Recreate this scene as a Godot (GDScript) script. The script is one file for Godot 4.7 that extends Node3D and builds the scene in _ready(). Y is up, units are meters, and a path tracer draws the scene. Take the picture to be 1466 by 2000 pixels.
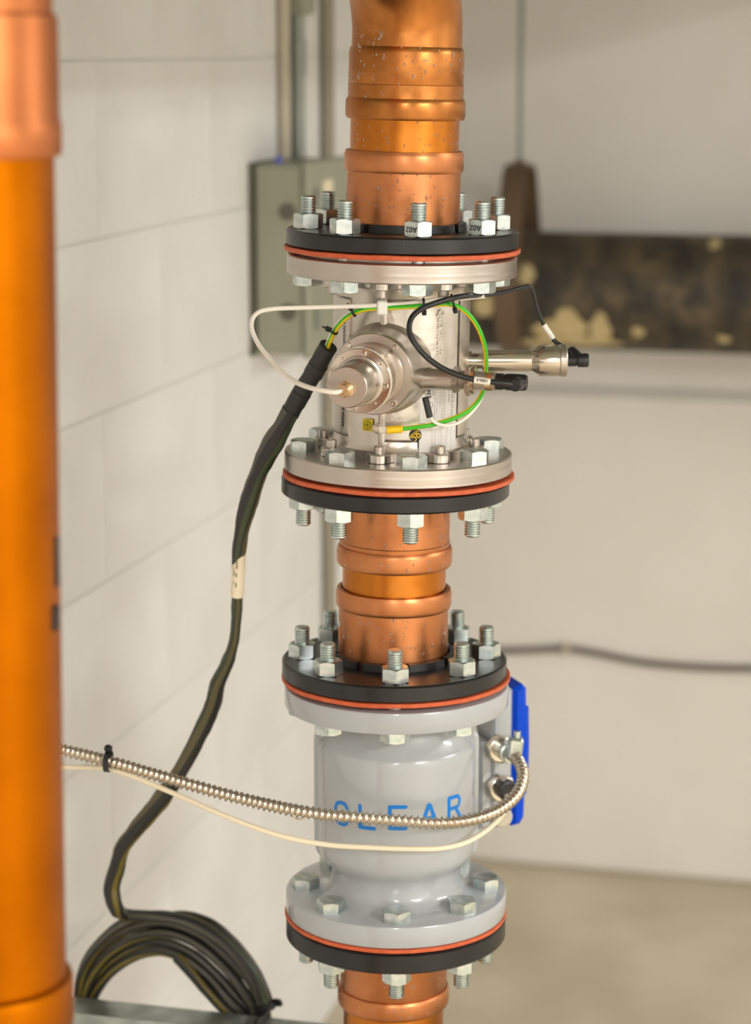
extends Node3D
# Copper riser with a sensor valve and a flow meter in a plant room.
# Axes: y up, the riser stands on x = z = 0; the room is turned by ROOM about y (e along the rear wall, n out of it).

const ROOM := -0.249582      # -14.3 degrees
var M := {}
var taken := {}

class MB:
	var v := PackedVector3Array()
	var n := PackedVector3Array()
	var uv := PackedVector2Array()
	func tri(a: Vector3, b: Vector3, c: Vector3, na: Vector3, nb: Vector3, nc: Vector3, ua := Vector2.ZERO, ub := Vector2.ZERO, uc := Vector2.ZERO) -> void:
		var g := (b - a).cross(c - a)
		if g.length_squared() < 1e-18:
			return
		if g.dot(na + nb + nc) > 0.0:
			v.append_array([a, c, b]); n.append_array([na, nc, nb]); uv.append_array([ua, uc, ub])
		else:
			v.append_array([a, b, c]); n.append_array([na, nb, nc]); uv.append_array([ua, ub, uc])
	func quad(a: Vector3, b: Vector3, c: Vector3, d: Vector3, na: Vector3, nb: Vector3, nc: Vector3, nd: Vector3, ua := Vector2.ZERO, ub := Vector2.ZERO, uc := Vector2.ZERO, ud := Vector2.ZERO) -> void:
		tri(a, b, c, na, nb, nc, ua, ub, uc)
		tri(a, c, d, na, nc, nd, ua, uc, ud)
	func flat(a: Vector3, b: Vector3, c: Vector3, d: Vector3, out: Vector3) -> void:
		var g := (b - a).cross(d - a).normalized()
		if g.dot(out) < 0.0:
			g = -g
		quad(a, b, c, d, g, g, g, g, Vector2(0, 0), Vector2(1, 0), Vector2(1, 1), Vector2(0, 1))
	func mesh() -> ArrayMesh:
		var arr := []
		arr.resize(Mesh.ARRAY_MAX)
		arr[Mesh.ARRAY_VERTEX] = v
		arr[Mesh.ARRAY_NORMAL] = n
		arr[Mesh.ARRAY_TEX_UV] = uv
		var m := ArrayMesh.new()
		m.add_surface_from_arrays(Mesh.PRIMITIVE_TRIANGLES, arr)
		return m

# ---------------------------------------------------------------- shapes
# turned shape: profile of (radius, height); edges sharper than 35 degrees stay sharp. a0..a1 limit the turn.
func lathe(mb: MB, prof: Array, segs := 48, xf := Transform3D.IDENTITY, a0 := 0.0, a1 := TAU) -> MB:
	var k := prof.size()
	var en := []
	for i in k - 1:
		var d: Vector2 = prof[i + 1] - prof[i]
		en.append(Vector2(d.y, -d.x).normalized())
	# the outside lies on the side that looks away from the middle of the shape
	var s := 0.0
	for i in k - 1:
		var d: Vector2 = prof[i + 1] - prof[i]
		s += (prof[i].x + prof[i + 1].x) * d.y
	if s < 0.0:
		for i in k - 1:
			en[i] = -en[i]
	var acc := 0.0
	for i in k - 1:
		var p: Vector2 = prof[i]
		var q: Vector2 = prof[i + 1]
		var d := p.distance_to(q)
		var n0: Vector2 = en[i]
		var n1: Vector2 = en[i]
		if i > 0 and en[i - 1].dot(en[i]) > 0.86:
			n0 = (en[i - 1] + en[i]).normalized()
		if i < k - 2 and en[i + 1].dot(en[i]) > 0.86:
			n1 = (en[i + 1] + en[i]).normalized()
		for j in segs:
			var t0 := a0 + (a1 - a0) * j / segs
			var t1 := a0 + (a1 - a0) * (j + 1) / segs
			var c0 := Vector3(sin(t0), 0, cos(t0))
			var c1 := Vector3(sin(t1), 0, cos(t1))
			mb.quad(xf * (c0 * p.x + Vector3.UP * p.y), xf * (c1 * p.x + Vector3.UP * p.y), xf * (c1 * q.x + Vector3.UP * q.y), xf * (c0 * q.x + Vector3.UP * q.y),
				xf.basis * (c0 * n0.x + Vector3.UP * n0.y), xf.basis * (c1 * n0.x + Vector3.UP * n0.y), xf.basis * (c1 * n1.x + Vector3.UP * n1.y), xf.basis * (c0 * n1.x + Vector3.UP * n1.y),
				Vector2(float(j) / segs, acc), Vector2(float(j + 1) / segs, acc), Vector2(float(j + 1) / segs, acc + d), Vector2(float(j) / segs, acc + d))
		acc += d
	if absf(a1 - a0) < TAU - 0.01:
		var flat2 := PackedVector2Array(prof)
		if flat2[0].distance_to(flat2[k - 1]) < 1e-6:
			flat2.remove_at(k - 1)
		var idx := Geometry2D.triangulate_polygon(flat2)
		for e in [[a0, -1.0], [a1, 1.0]]:
			var c := Vector3(sin(e[0]), 0, cos(e[0]))
			var nn: Vector3 = xf.basis * (Vector3(cos(e[0]), 0, -sin(e[0])) * float(e[1]))
			for t in range(0, idx.size(), 3):
				var pts := []
				for q in 3:
					var w: Vector2 = flat2[idx[t + q]]
					pts.append(xf * (c * w.x + Vector3.UP * w.y))
				mb.tri(pts[0], pts[1], pts[2], nn, nn, nn)
	return mb

func L(prof: Array, segs := 48, xf := Transform3D.IDENTITY, a0 := 0.0, a1 := TAU) -> ArrayMesh:
	return lathe(MB.new(), prof, segs, xf, a0, a1).mesh()

# short list of floats r, y, r, y ... to a profile
func pr(a: Array) -> Array:
	var o := []
	for i in range(0, a.size(), 2):
		o.append(Vector2(a[i], a[i + 1]))
	return o

# box with chamfered edges
func cbox(mb: MB, size: Vector3, c: float, xf := Transform3D.IDENTITY) -> MB:
	var h := size / 2.0
	var ax := [Vector3.RIGHT, Vector3.UP, Vector3.BACK]
	var hh := [h.x, h.y, h.z]
	for i in 3:
		var j := (i + 1) % 3
		var k := (i + 2) % 3
		for s in [-1.0, 1.0]:
			var o: Vector3 = ax[i] * hh[i] * s
			var a: Vector3 = ax[j] * (hh[j] - c)
			var b: Vector3 = ax[k] * (hh[k] - c)
			mb.flat(xf * (o - a - b), xf * (o + a - b), xf * (o + a + b), xf * (o - a + b), xf.basis * (ax[i] * s))
			for t in [-1.0, 1.0]:
				var e0: Vector3 = ax[i] * hh[i] * s + ax[j] * (hh[j] - c) * t
				var e1: Vector3 = ax[i] * (hh[i] - c) * s + ax[j] * hh[j] * t
				mb.flat(xf * (e0 - b), xf * (e0 + b), xf * (e1 + b), xf * (e1 - b), xf.basis * (ax[i] * s + ax[j] * t))
	for sx in [-1.0, 1.0]:
		for sy in [-1.0, 1.0]:
			for sz in [-1.0, 1.0]:
				var q := Vector3(sx, sy, sz)
				var n: Vector3 = xf.basis * q.normalized()
				mb.tri(xf * (Vector3(h.x, h.y - c, h.z - c) * q), xf * (Vector3(h.x - c, h.y, h.z - c) * q), xf * (Vector3(h.x - c, h.y - c, h.z) * q), n, n, n)
	return mb

func B(size: Vector3, c := 0.001, xf := Transform3D.IDENTITY) -> ArrayMesh:
	return cbox(MB.new(), size, c, xf).mesh()

# outline in x, y pushed along z from z0 to z1 with chamfered rims; smooth rounds the side wall
func extrude(mb: MB, poly: PackedVector2Array, z0: float, z1: float, bev: float, xf := Transform3D.IDENTITY, smooth := false) -> MB:
	var p := poly
	if Geometry2D.is_polygon_clockwise(p):
		p.reverse()
	var k := p.size()
	var en := []
	for i in k:
		var d := p[(i + 1) % k] - p[i]
		en.append(Vector2(d.y, -d.x).normalized())
	var inset := PackedVector2Array()
	var vn := []
	for i in k:
		var m: Vector2 = (en[i] + en[(i + k - 1) % k]).normalized()
		vn.append(m)
		inset.append(p[i] - m * bev / maxf(0.4, m.dot(en[i])))
	var tris := Geometry2D.triangulate_polygon(inset)
	for side in [0, 1]:
		var z: float = z1 if side else z0
		var nz: Vector3 = xf.basis * Vector3(0, 0, 1.0 if side else -1.0)
		for t in range(0, tris.size(), 3):
			var a := inset[tris[t]]; var b := inset[tris[t + 1]]; var c := inset[tris[t + 2]]
			mb.tri(xf * Vector3(a.x, a.y, z), xf * Vector3(b.x, b.y, z), xf * Vector3(c.x, c.y, z), nz, nz, nz, a, b, c)
	var za := z0 + bev
	var zb := z1 - bev
	for i in k:
		var j := (i + 1) % k
		var n0: Vector2 = vn[i] if smooth else en[i]
		var n1: Vector2 = vn[j] if smooth else en[i]
		var a3: Vector3 = xf.basis * Vector3(n0.x, n0.y, 0)
		var b3: Vector3 = xf.basis * Vector3(n1.x, n1.y, 0)
		mb.quad(xf * Vector3(p[i].x, p[i].y, za), xf * Vector3(p[j].x, p[j].y, za), xf * Vector3(p[j].x, p[j].y, zb), xf * Vector3(p[i].x, p[i].y, zb), a3, b3, b3, a3, Vector2(0, 0), Vector2(1, 0), Vector2(1, 1), Vector2(0, 1))
		if bev > 0.0:
			for side in [-1.0, 1.0]:
				var zi: float = z1 if side > 0 else z0
				var zo: float = zb if side > 0 else za
				mb.flat(xf * Vector3(p[i].x, p[i].y, zo), xf * Vector3(p[j].x, p[j].y, zo), xf * Vector3(inset[j].x, inset[j].y, zi), xf * Vector3(inset[i].x, inset[i].y, zi), xf.basis * Vector3(en[i].x, en[i].y, side))
	return mb

# hexagon of a nut or a bolt head: chamfered corners at the top and, for a nut, at the bottom; y from 0 to h
func hexa(mb: MB, af: float, h: float, both := false, xf := Transform3D.IDENTITY) -> MB:
	var seg := 36
	var r0 := af / 2.0
	var rt := r0 * 0.93
	for j in seg:
		var rows := []
		for t in [TAU * j / seg, TAU * (j + 1) / seg]:
			var d: float = fposmod(t, PI / 3.0) - PI / 6.0
			var r: float = r0 / cos(d)
			var zt: float = h - (r - r0 * 0.985) * 0.55
			var zb: float = (r - r0 * 0.985) * 0.55 if both else 0.0
			var c := Vector3(sin(t), 0, cos(t))
			rows.append([c * rt + Vector3.UP * h, c * r + Vector3.UP * zt, c * r + Vector3.UP * zb, c * rt, c])
		var a: Array = rows[0]
		var b: Array = rows[1]
		var fm := (floorf((float(j) + 0.5) / 6.0) + 0.5) * PI / 3.0
		var fn := xf.basis * Vector3(sin(fm), 0, cos(fm))
		var up := xf.basis * Vector3.UP
		mb.tri(xf * (Vector3.UP * h), xf * a[0], xf * b[0], up, up, up)
		var ca: Vector3 = xf.basis * (a[4] * 0.5 + Vector3.UP * 0.85)
		var cb: Vector3 = xf.basis * (b[4] * 0.5 + Vector3.UP * 0.85)
		mb.quad(xf * a[0], xf * b[0], xf * b[1], xf * a[1], ca, cb, cb, ca)
		mb.quad(xf * a[1], xf * b[1], xf * b[2], xf * a[2], fn, fn, fn, fn)
		mb.quad(xf * a[2], xf * b[2], xf * b[3], xf * a[3], fn - up, fn - up, -up, -up)
		mb.tri(xf * Vector3.ZERO, xf * a[3], xf * b[3], -up, -up, -up)
	return mb

func HX(af: float, h: float, both := false, xf := Transform3D.IDENTITY) -> ArrayMesh:
	return hexa(MB.new(), af, h, both, xf).mesh()

# points along a smooth curve through the given points, evenly spaced
func curve(pts: Array, step: float) -> PackedVector3Array:
	var fine := PackedVector3Array()
	var k := pts.size()
	for i in k - 1:
		var p0: Vector3 = pts[maxi(i - 1, 0)]
		var p1: Vector3 = pts[i]
		var p2: Vector3 = pts[i + 1]
		var p3: Vector3 = pts[mini(i + 2, k - 1)]
		# centripetal spacing keeps the curve free of loops
		var t0 := 0.0
		var t1 := t0 + sqrt(maxf(p0.distance_to(p1), 1e-4))
		var t2 := t1 + sqrt(maxf(p1.distance_to(p2), 1e-4))
		var t3 := t2 + sqrt(maxf(p2.distance_to(p3), 1e-4))
		if i == 0:
			p0 = p1 - (p2 - p1)
			t0 = t1 - (t2 - t1)
		if i == k - 2:
			p3 = p2 + (p2 - p1)
			t3 = t2 + (t2 - t1)
		for j in 40:
			var t := lerpf(t1, t2, j / 40.0)
			var a1 := p0 * ((t1 - t) / (t1 - t0)) + p1 * ((t - t0) / (t1 - t0))
			var a2 := p1 * ((t2 - t) / (t2 - t1)) + p2 * ((t - t1) / (t2 - t1))
			var a3 := p2 * ((t3 - t) / (t3 - t2)) + p3 * ((t - t2) / (t3 - t2))
			var b1 := a1 * ((t2 - t) / (t2 - t0)) + a2 * ((t - t0) / (t2 - t0))
			var b2 := a2 * ((t3 - t) / (t3 - t1)) + a3 * ((t - t1) / (t3 - t1))
			fine.append(b1 * ((t2 - t) / (t2 - t1)) + b2 * ((t - t1) / (t2 - t1)))
	fine.append(pts[k - 1])
	var out := PackedVector3Array([fine[0]])
	var carry := 0.0
	for i in fine.size() - 1:
		var d := fine[i].distance_to(fine[i + 1])
		while carry + d >= step:
			var f := (step - carry) / d
			var p := fine[i].lerp(fine[i + 1], f)
			fine[i] = p
			out.append(p)
			d = p.distance_to(fine[i + 1])
			carry = 0.0
		carry += d
	if out[out.size() - 1].distance_to(fine[fine.size() - 1]) > step * 0.3:
		out.append(fine[fine.size() - 1])
	return out

# tube along points; ripple > 0 and pitch make the spiral of an armoured hose; flat squeezes it sideways; wob varies the radius
func tube(mb: MB, p: PackedVector3Array, r: float, sides := 12, ripple := 0.0, pitch := 0.006, twist := 0.0, wob := 0.0, seed_ := 1, radii: Array = []) -> MB:
	var k := p.size()
	var t := (p[1] - p[0]).normalized()
	var u := t.cross(Vector3(0.13, 0.97, 0.2)).normalized()
	var prev := t
	var acc := 0.0
	var ring := []
	var noise := FastNoiseLite.new()
	noise.seed = seed_
	noise.frequency = 14.0
	for i in k:
		if i > 0:
			acc += p[i].distance_to(p[i - 1])
		t = (p[mini(i + 1, k - 1)] - p[maxi(i - 1, 0)]).normalized()
		var q := Quaternion(prev, t)
		u = (q * u)
		u = (u - t * u.dot(t)).normalized()
		prev = t
		var w := t.cross(u)
		var row := []
		for j in sides + 1:
			var a := TAU * j / sides + twist * acc
			var d := u * cos(a) + w * sin(a)
			var rr := r
			if radii.size() > 1:
				var g := float(i) / (k - 1) * (radii.size() - 1)
				var gi := mini(int(g), radii.size() - 2)
				rr = lerpf(radii[gi], radii[gi + 1], smoothstep(0.0, 1.0, g - gi))
			var nn := d
			if ripple > 0.0:
				var ph := fposmod(acc / pitch + float(j) / sides, 1.0)
				# folded strip: a tight crest, a shallow rounded trough
				rr += ripple * (0.55 - pow(absf(sin(PI * ph)), 0.6))
				var dp := cos(PI * ph)
				nn = (d + t * dp * 0.9).normalized()
			if wob > 0.0:
				rr *= 1.0 + wob * noise.get_noise_2d(acc, cos(a) * 0.02)
			row.append([p[i] + d * rr, nn, Vector2(float(j) / sides, acc)])
		ring.append(row)
	for i in k - 1:
		for j in sides:
			var a: Array = ring[i][j]
			var b: Array = ring[i][j + 1]
			var c: Array = ring[i + 1][j + 1]
			var e: Array = ring[i + 1][j]
			mb.quad(a[0], b[0], c[0], e[0], a[1], b[1], c[1], e[1], a[2], b[2], c[2], e[2])
	for e in [0, k - 1]:
		var nn := (p[0] - p[1]).normalized() if e == 0 else (p[k - 1] - p[k - 2]).normalized()
		for j in sides:
			mb.tri(p[e], ring[e][j][0], ring[e][j + 1][0], nn, nn, nn)
	return mb

func T(pts: Array, r: float, step := 0.004, sides := 12, twist := 0.0, wob := 0.0) -> ArrayMesh:
	return tube(MB.new(), curve(pts, step), r, sides, 0.0, 0.006, twist, wob).mesh()

# round rod between two points
func rod(mb: MB, a: Vector3, b: Vector3, r: float, segs := 16, bev := 0.0005) -> MB:
	var h := a.distance_to(b)
	return lathe(mb, pr([0, 0, r - bev, 0, r, bev, r, h - bev, r - bev, h, 0, h]), segs, along(a, b - a))

# frame whose y axis points along d
func along(o: Vector3, d: Vector3) -> Transform3D:
	var y := d.normalized()
	var x := y.cross(Vector3(0.031, 0.05, 0.99)).normalized()
	if absf(y.z) > 0.95:
		x = y.cross(Vector3.UP).normalized()
	return Transform3D(Basis(x, y, x.cross(y)), o)

# raised stroke lettering wrapped round a cylinder of radius r: x is arc length, y height
func wrap_stroke(mb: MB, line: Array, w: float, r: float, th := 0.0004) -> MB:
	var pts := PackedVector2Array()
	for i in line.size() - 1:
		var a: Vector2 = line[i]
		var b: Vector2 = line[i + 1]
		var k := maxi(1, int(a.distance_to(b) / 0.0015))
		for j in k:
			pts.append(a.lerp(b, float(j) / k))
	pts.append(line[line.size() - 1])
	var on := func(q: Vector2, rr: float) -> Vector3: return Vector3(sin(q.x / r) * rr, q.y, cos(q.x / r) * rr)
	var ra := r + th
	for i in pts.size() - 1:
		var d := (pts[i + 1] - pts[i]).normalized()
		var s := Vector2(-d.y, d.x) * w / 2.0
		var quadp := [pts[i] - s, pts[i + 1] - s, pts[i + 1] + s, pts[i] + s]
		var n := Vector3(sin(pts[i].x / r), 0, cos(pts[i].x / r))
		mb.quad(on.call(quadp[0], ra), on.call(quadp[1], ra), on.call(quadp[2], ra), on.call(quadp[3], ra), n, n, n, n)
	for i in pts.size():
		if i % 2 == 1 and i < pts.size() - 1:
			continue
		var n := Vector3(sin(pts[i].x / r), 0, cos(pts[i].x / r))
		for j in 12:
			var q0 := pts[i] + Vector2.from_angle(TAU * j / 12) * w / 2.0
			var q1 := pts[i] + Vector2.from_angle(TAU * (j + 1) / 12) * w / 2.0
			mb.tri(on.call(pts[i], ra), on.call(q0, ra), on.call(q1, ra), n, n, n)
	return mb

# curved sticker on a cylinder, angles in radians, with the texture's u from left to right and v from top to bottom
func patch(r: float, a0: float, a1: float, y0: float, y1: float, segs := 10) -> ArrayMesh:
	var mb := MB.new()
	for j in segs:
		var f0 := float(j) / segs
		var f1 := float(j + 1) / segs
		var t0 := lerpf(a0, a1, f0)
		var t1 := lerpf(a0, a1, f1)
		var c0 := Vector3(sin(t0), 0, cos(t0))
		var c1 := Vector3(sin(t1), 0, cos(t1))
		mb.quad(c0 * r + Vector3.UP * y0, c1 * r + Vector3.UP * y0, c1 * r + Vector3.UP * y1, c0 * r + Vector3.UP * y1, c0, c1, c1, c0, Vector2(f0, 1), Vector2(f1, 1), Vector2(f1, 0), Vector2(f0, 0))
	return mb.mesh()

func text(s: String, size: float, depth := 0.0003, bold := false) -> TextMesh:
	var t := TextMesh.new()
	var f := SystemFont.new()
	f.font_names = PackedStringArray(["Droid Sans"])
	f.font_weight = 700 if bold else 400
	t.font = f
	t.text = s
	t.font_size = 32
	t.pixel_size = size / 24.0
	t.depth = depth
	return t

# ---------------------------------------------------------------- nodes
func numbered(called: String) -> String:
	var k: int = taken.get(called, 0)
	taken[called] = k + 1
	return called if k == 0 else "%s_%03d" % [called, k]

func tag(o: Node3D, label: String, category: String, group := "", kind := "") -> Node3D:
	if label: o.set_meta("label", label)
	if category: o.set_meta("category", category)
	if group: o.set_meta("group", group)
	if kind: o.set_meta("kind", kind)
	return o

func thing(called: String, label: String, category: String, xf := Transform3D.IDENTITY, group := "", kind := "") -> Node3D:
	var o := Node3D.new()
	o.name = numbered(called)
	add_child(o)
	o.transform = xf
	return tag(o, label, category, group, kind)

func part(parent: Node, called: String, mesh: Mesh, mat: Material, xf := Transform3D.IDENTITY, label := "") -> MeshInstance3D:
	var o := MeshInstance3D.new()
	o.name = called
	o.mesh = mesh
	o.material_override = mat
	o.transform = xf
	o.cast_shadow = GeometryInstance3D.SHADOW_CASTING_SETTING_ON
	parent.add_child(o, true)
	if label: o.set_meta("label", label)
	return o

func structure(called: String, mesh: Mesh, mat: Material, label := "") -> MeshInstance3D:
	var o := part(self, called, mesh, mat, Transform3D(Basis(Vector3.UP, ROOM), Vector3.ZERO))
	o.set_meta("kind", "structure")
	if label: o.set_meta("label", label)
	return o

func at(p: Vector3, b := Basis.IDENTITY) -> Transform3D:
	return Transform3D(b, p)

# a room point (e, y, n) in the world
func rp(e: float, y: float, n: float) -> Vector3:
	return Basis(Vector3.UP, ROOM) * Vector3(e, y, n)

# ---------------------------------------------------------------- materials
func noise_img(size: int, freq: float, seed_: int, lo: Color, hi: Color, octaves := 4, contrast := 1.0, stretch := Vector2.ONE) -> Image:
	var f := FastNoiseLite.new()
	f.seed = seed_
	f.frequency = freq
	f.fractal_octaves = octaves
	var img := Image.create(size, size, false, Image.FORMAT_RGB8)
	for y in size:
		for x in size:
			# blended at the borders so that it tiles
			var wx := float(x) / size
			var wy := float(y) / size
			var a := f.get_noise_2d(x * stretch.x, y * stretch.y)
			var b := f.get_noise_2d((x - size) * stretch.x, y * stretch.y)
			var c := f.get_noise_2d(x * stretch.x, (y - size) * stretch.y)
			var d := f.get_noise_2d((x - size) * stretch.x, (y - size) * stretch.y)
			var vv := lerpf(lerpf(a, b, wx), lerpf(c, d, wx), wy)
			img.set_pixel(x, y, lo.lerp(hi, clampf(0.5 + vv * contrast, 0.0, 1.0)))
	return img

func tex(img: Image) -> ImageTexture:
	img.generate_mipmaps()
	return ImageTexture.create_from_image(img)

func mat(c: Color, rough := 0.5, metal := 0.0) -> StandardMaterial3D:
	var m := StandardMaterial3D.new()
	m.albedo_color = c
	m.roughness = rough
	m.metallic = metal
	return m

func tri_tex(m: StandardMaterial3D, albedo: Image, scale: float, bump: Image = null, strength := 1.0, rough: Image = null) -> StandardMaterial3D:
	if albedo:
		m.albedo_texture = tex(albedo)
	if bump:
		bump.bump_map_to_normal_map(strength)
		m.normal_enabled = true
		m.normal_texture = tex(bump)
	if rough:
		m.roughness_texture = tex(rough)
	m.uv1_triplanar = true
	m.uv1_scale = Vector3.ONE * scale
	return m


func materials() -> void:
	var G := func(a: float) -> Color: return Color(a, a, a)
	M.wall = tri_tex(mat(Color(1, 1, 1), 0.62), noise_img(256, 0.012, 3, Color(0.872, 0.865, 0.852), Color(0.906, 0.901, 0.893), 5, 1.2), 0.9, noise_img(256, 0.05, 4, Color.BLACK, Color.WHITE, 5, 1.0), 0.35)
	M.rear = tri_tex(mat(Color(1, 1, 1), 0.66), noise_img(256, 0.01, 5, Color(0.868, 0.845, 0.81), Color(0.908, 0.89, 0.86), 5, 1.3), 0.5)
	M.floor = tri_tex(mat(Color(1, 1, 1), 0.5), noise_img(256, 0.02, 6, Color(0.75, 0.7, 0.6), Color(0.825, 0.78, 0.685), 5, 1.2), 0.6)
	M.ceiling = mat(Color(0.62, 0.61, 0.59), 0.8)
	M.mortar = mat(Color(0.872, 0.863, 0.848), 0.7)
	# copper: fittings are browner with handling stains, tube is a cleaner orange
	M.copper = tri_tex(mat(Color(1, 1, 1), 0.45, 1.0), noise_img(256, 0.016, 11, Color(0.72, 0.46, 0.29), Color(0.81, 0.54, 0.355), 5, 1.2), 7.0, null, 1.0, noise_img(128, 0.03, 12, G.call(0.62), G.call(1.0), 4, 1.2))
	M.copper_dark = tri_tex(mat(Color(1, 1, 1), 0.4, 1.0), noise_img(256, 0.02, 13, Color(0.64, 0.4, 0.2), Color(0.77, 0.5, 0.27), 5, 1.3), 7.0, null, 1.0, noise_img(128, 0.03, 12, G.call(0.62), G.call(1.0), 4, 1.2))
	M.copper_tube = tri_tex(mat(Color(1, 1, 1), 0.3, 1.0), noise_img(256, 0.014, 14, Color(0.7, 0.415, 0.14), Color(0.8, 0.5, 0.21), 4, 1.4), 7.0)
	M.copper_left = tri_tex(mat(Color(1, 1, 1), 0.42, 1.0), noise_img(256, 0.012, 15, Color(0.66, 0.355, 0.01), Color(0.73, 0.405, 0.025), 4, 1.4), 4.0)
	M.copper_left_fit = tri_tex(mat(Color(1, 1, 1), 0.42, 1.0), noise_img(256, 0.012, 16, Color(0.69, 0.41, 0.24), Color(0.76, 0.47, 0.29), 4, 1.4), 4.0)
	M.black = tri_tex(mat(Color(0.095, 0.095, 0.098), 0.36), null, 9.0, null, 1.0, noise_img(128, 0.03, 17, G.call(0.75), G.call(1.0), 4, 1.3))
	M.plastic = mat(Color(0.1, 0.1, 0.105), 0.42)
	M.gasket = tri_tex(mat(Color(1, 1, 1), 0.5), noise_img(128, 0.04, 18, Color(0.74, 0.31, 0.15), Color(0.83, 0.4, 0.23), 3, 1.4), 12.0)
	M.steel = tri_tex(mat(Color(0.755, 0.72, 0.685), 0.33, 1.0), null, 6.0, noise_img(256, 0.03, 19, Color.BLACK, Color.WHITE, 3, 1.0, Vector2(0.04, 2.5)), 0.5)
	M.steel_in = mat(Color(0.3, 0.17, 0.13), 0.5)
	M.nickel = tri_tex(mat(Color(1, 1, 1), 0.33, 1.0), noise_img(128, 0.03, 20, Color(0.77, 0.74, 0.7), Color(0.83, 0.8, 0.765), 3, 1.3), 8.0, noise_img(256, 0.06, 21, Color.BLACK, Color.WHITE, 3, 1.0), 0.4)
	M.turned = mat(Color(0.75, 0.715, 0.68), 0.32, 1.0)
	M.polished = mat(Color(0.8, 0.76, 0.71), 0.16, 1.0)
	M.brass = mat(Color(0.85, 0.74, 0.58), 0.25, 1.0)
	M.zinc = tri_tex(mat(Color(1, 1, 1), 0.3, 1.0), noise_img(128, 0.03, 22, Color(0.72, 0.77, 0.765), Color(0.86, 0.88, 0.87), 3, 1.4), 25.0)
	M.galvanised = tri_tex(mat(Color(1, 1, 1), 0.42, 0.9), noise_img(128, 0.03, 23, Color(0.6, 0.64, 0.62), Color(0.73, 0.76, 0.74), 3, 1.4), 6.0)
	M.grey = mat(Color(0.67, 0.685, 0.695), 0.3)
	M.grey.clearcoat_enabled = true
	M.grey.clearcoat = 0.8
	M.grey.clearcoat_roughness = 0.08
	M.blue = mat(Color(0.0, 0.27, 0.8), 0.5)
	M.blue.metallic_specular = 0.3
	M.ink_blue = mat(Color(0.0, 0.5, 0.86), 0.4)
	M.white = mat(Color(0.93, 0.9, 0.85), 0.45)
	M.milky = mat(Color(0.95, 0.94, 0.91), 0.5)
	M.cream = mat(Color(0.93, 0.88, 0.77), 0.5)
	M.ink = mat(Color(0.12, 0.11, 0.1), 0.6)
	M.jacket = mat(Color(0.13, 0.128, 0.125), 0.38)
	M.shrink = mat(Color(0.16, 0.158, 0.155), 0.5)
	M.yellow = mat(Color(0.95, 0.77, 0.02), 0.35)
	M.armour = mat(Color(0.8, 0.755, 0.69), 0.3, 1.0)
	M.box = mat(Color(0.6, 0.605, 0.53), 0.5)
	M.box_dark = mat(Color(0.38, 0.375, 0.32), 0.6)
	M.emt = mat(Color(0.55, 0.565, 0.53), 0.45, 0.5)
	M.emt_white = mat(Color(0.76, 0.72, 0.64), 0.6)
	M.iron = tri_tex(mat(Color(1, 1, 1), 0.6), noise_img(256, 0.018, 24, Color(0.13, 0.118, 0.105), Color(0.41, 0.35, 0.25), 5, 1.2), 3.0)
	M.hanger = mat(Color(0.42, 0.34, 0.26), 0.55, 0.3)
	M.grey_cable = mat(Color(0.42, 0.38, 0.34), 0.6)
	M.foam = tri_tex(mat(Color(1, 1, 1), 0.85), noise_img(128, 0.03, 25, Color(0.72, 0.64, 0.45), Color(0.82, 0.75, 0.58), 3, 1.4), 12.0)
	M.water = mat(Color(0.97, 0.98, 1.0), 0.03)
	M.water.albedo_color = Color(1, 1, 1, 0.2)
	M.water.transparency = BaseMaterial3D.TRANSPARENCY_ALPHA
	# green and yellow earth wire: print that runs along the insulation
	var gy := Image.create(32, 8, false, Image.FORMAT_RGB8)
	for x in 32:
		for y in 8:
			gy.set_pixel(x, y, Color(0.2, 0.72, 0.1) if ((x + 8) % 16) < 9 else Color(0.95, 0.78, 0.03))
	M.earth = mat(Color(1, 1, 1), 0.32)
	M.earth.albedo_texture = tex(gy)
	# braided sleeve: black weave, the coloured cores inside show through between the strands
	var br := Image.create(256, 256, false, Image.FORMAT_RGB8)
	for y in 256:
		for x in 256:
			var u := x / 256.0
			var core := Color(0.15, 0.147, 0.135)
			if u > 0.06 and u < 0.2: core = Color(0.46, 0.43, 0.26)
			elif u > 0.24 and u < 0.34: core = Color(0.3, 0.36, 0.22)
			elif u > 0.5 and u < 0.62: core = Color(0.4, 0.39, 0.33)
			elif u > 0.74 and u < 0.84: core = Color(0.55, 0.48, 0.1)
			var d1 := fposmod((x * 3.0 + y * 2.0) / 32.0, 1.0)
			var d2 := fposmod((x * 3.0 - y * 2.0) / 32.0, 1.0)
			var weave := Color(0.085, 0.085, 0.085)
			if (x * 5 + y * 3) % 11 == 0: weave = Color(0.5, 0.5, 0.47)
			br.set_pixel(x, y, weave if d1 < 0.24 or d2 < 0.24 else core)
	M.braid = mat(Color(1, 1, 1), 0.45)
	M.braid.albedo_texture = tex(br)
	M.braid.uv1_scale = Vector3(1, 28, 1)
	# rating label of the valve: print turned on its side
	var lb := Image.create(192, 352, false, Image.FORMAT_RGB8)
	lb.fill(Color(0.86, 0.845, 0.825))
	var rng := RandomNumberGenerator.new()
	rng.seed = 7
	var ink := Color(0.42, 0.4, 0.39)
	lb.fill_rect(Rect2i(0, 196, 192, 2), Color(0.25, 0.24, 0.23))
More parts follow.
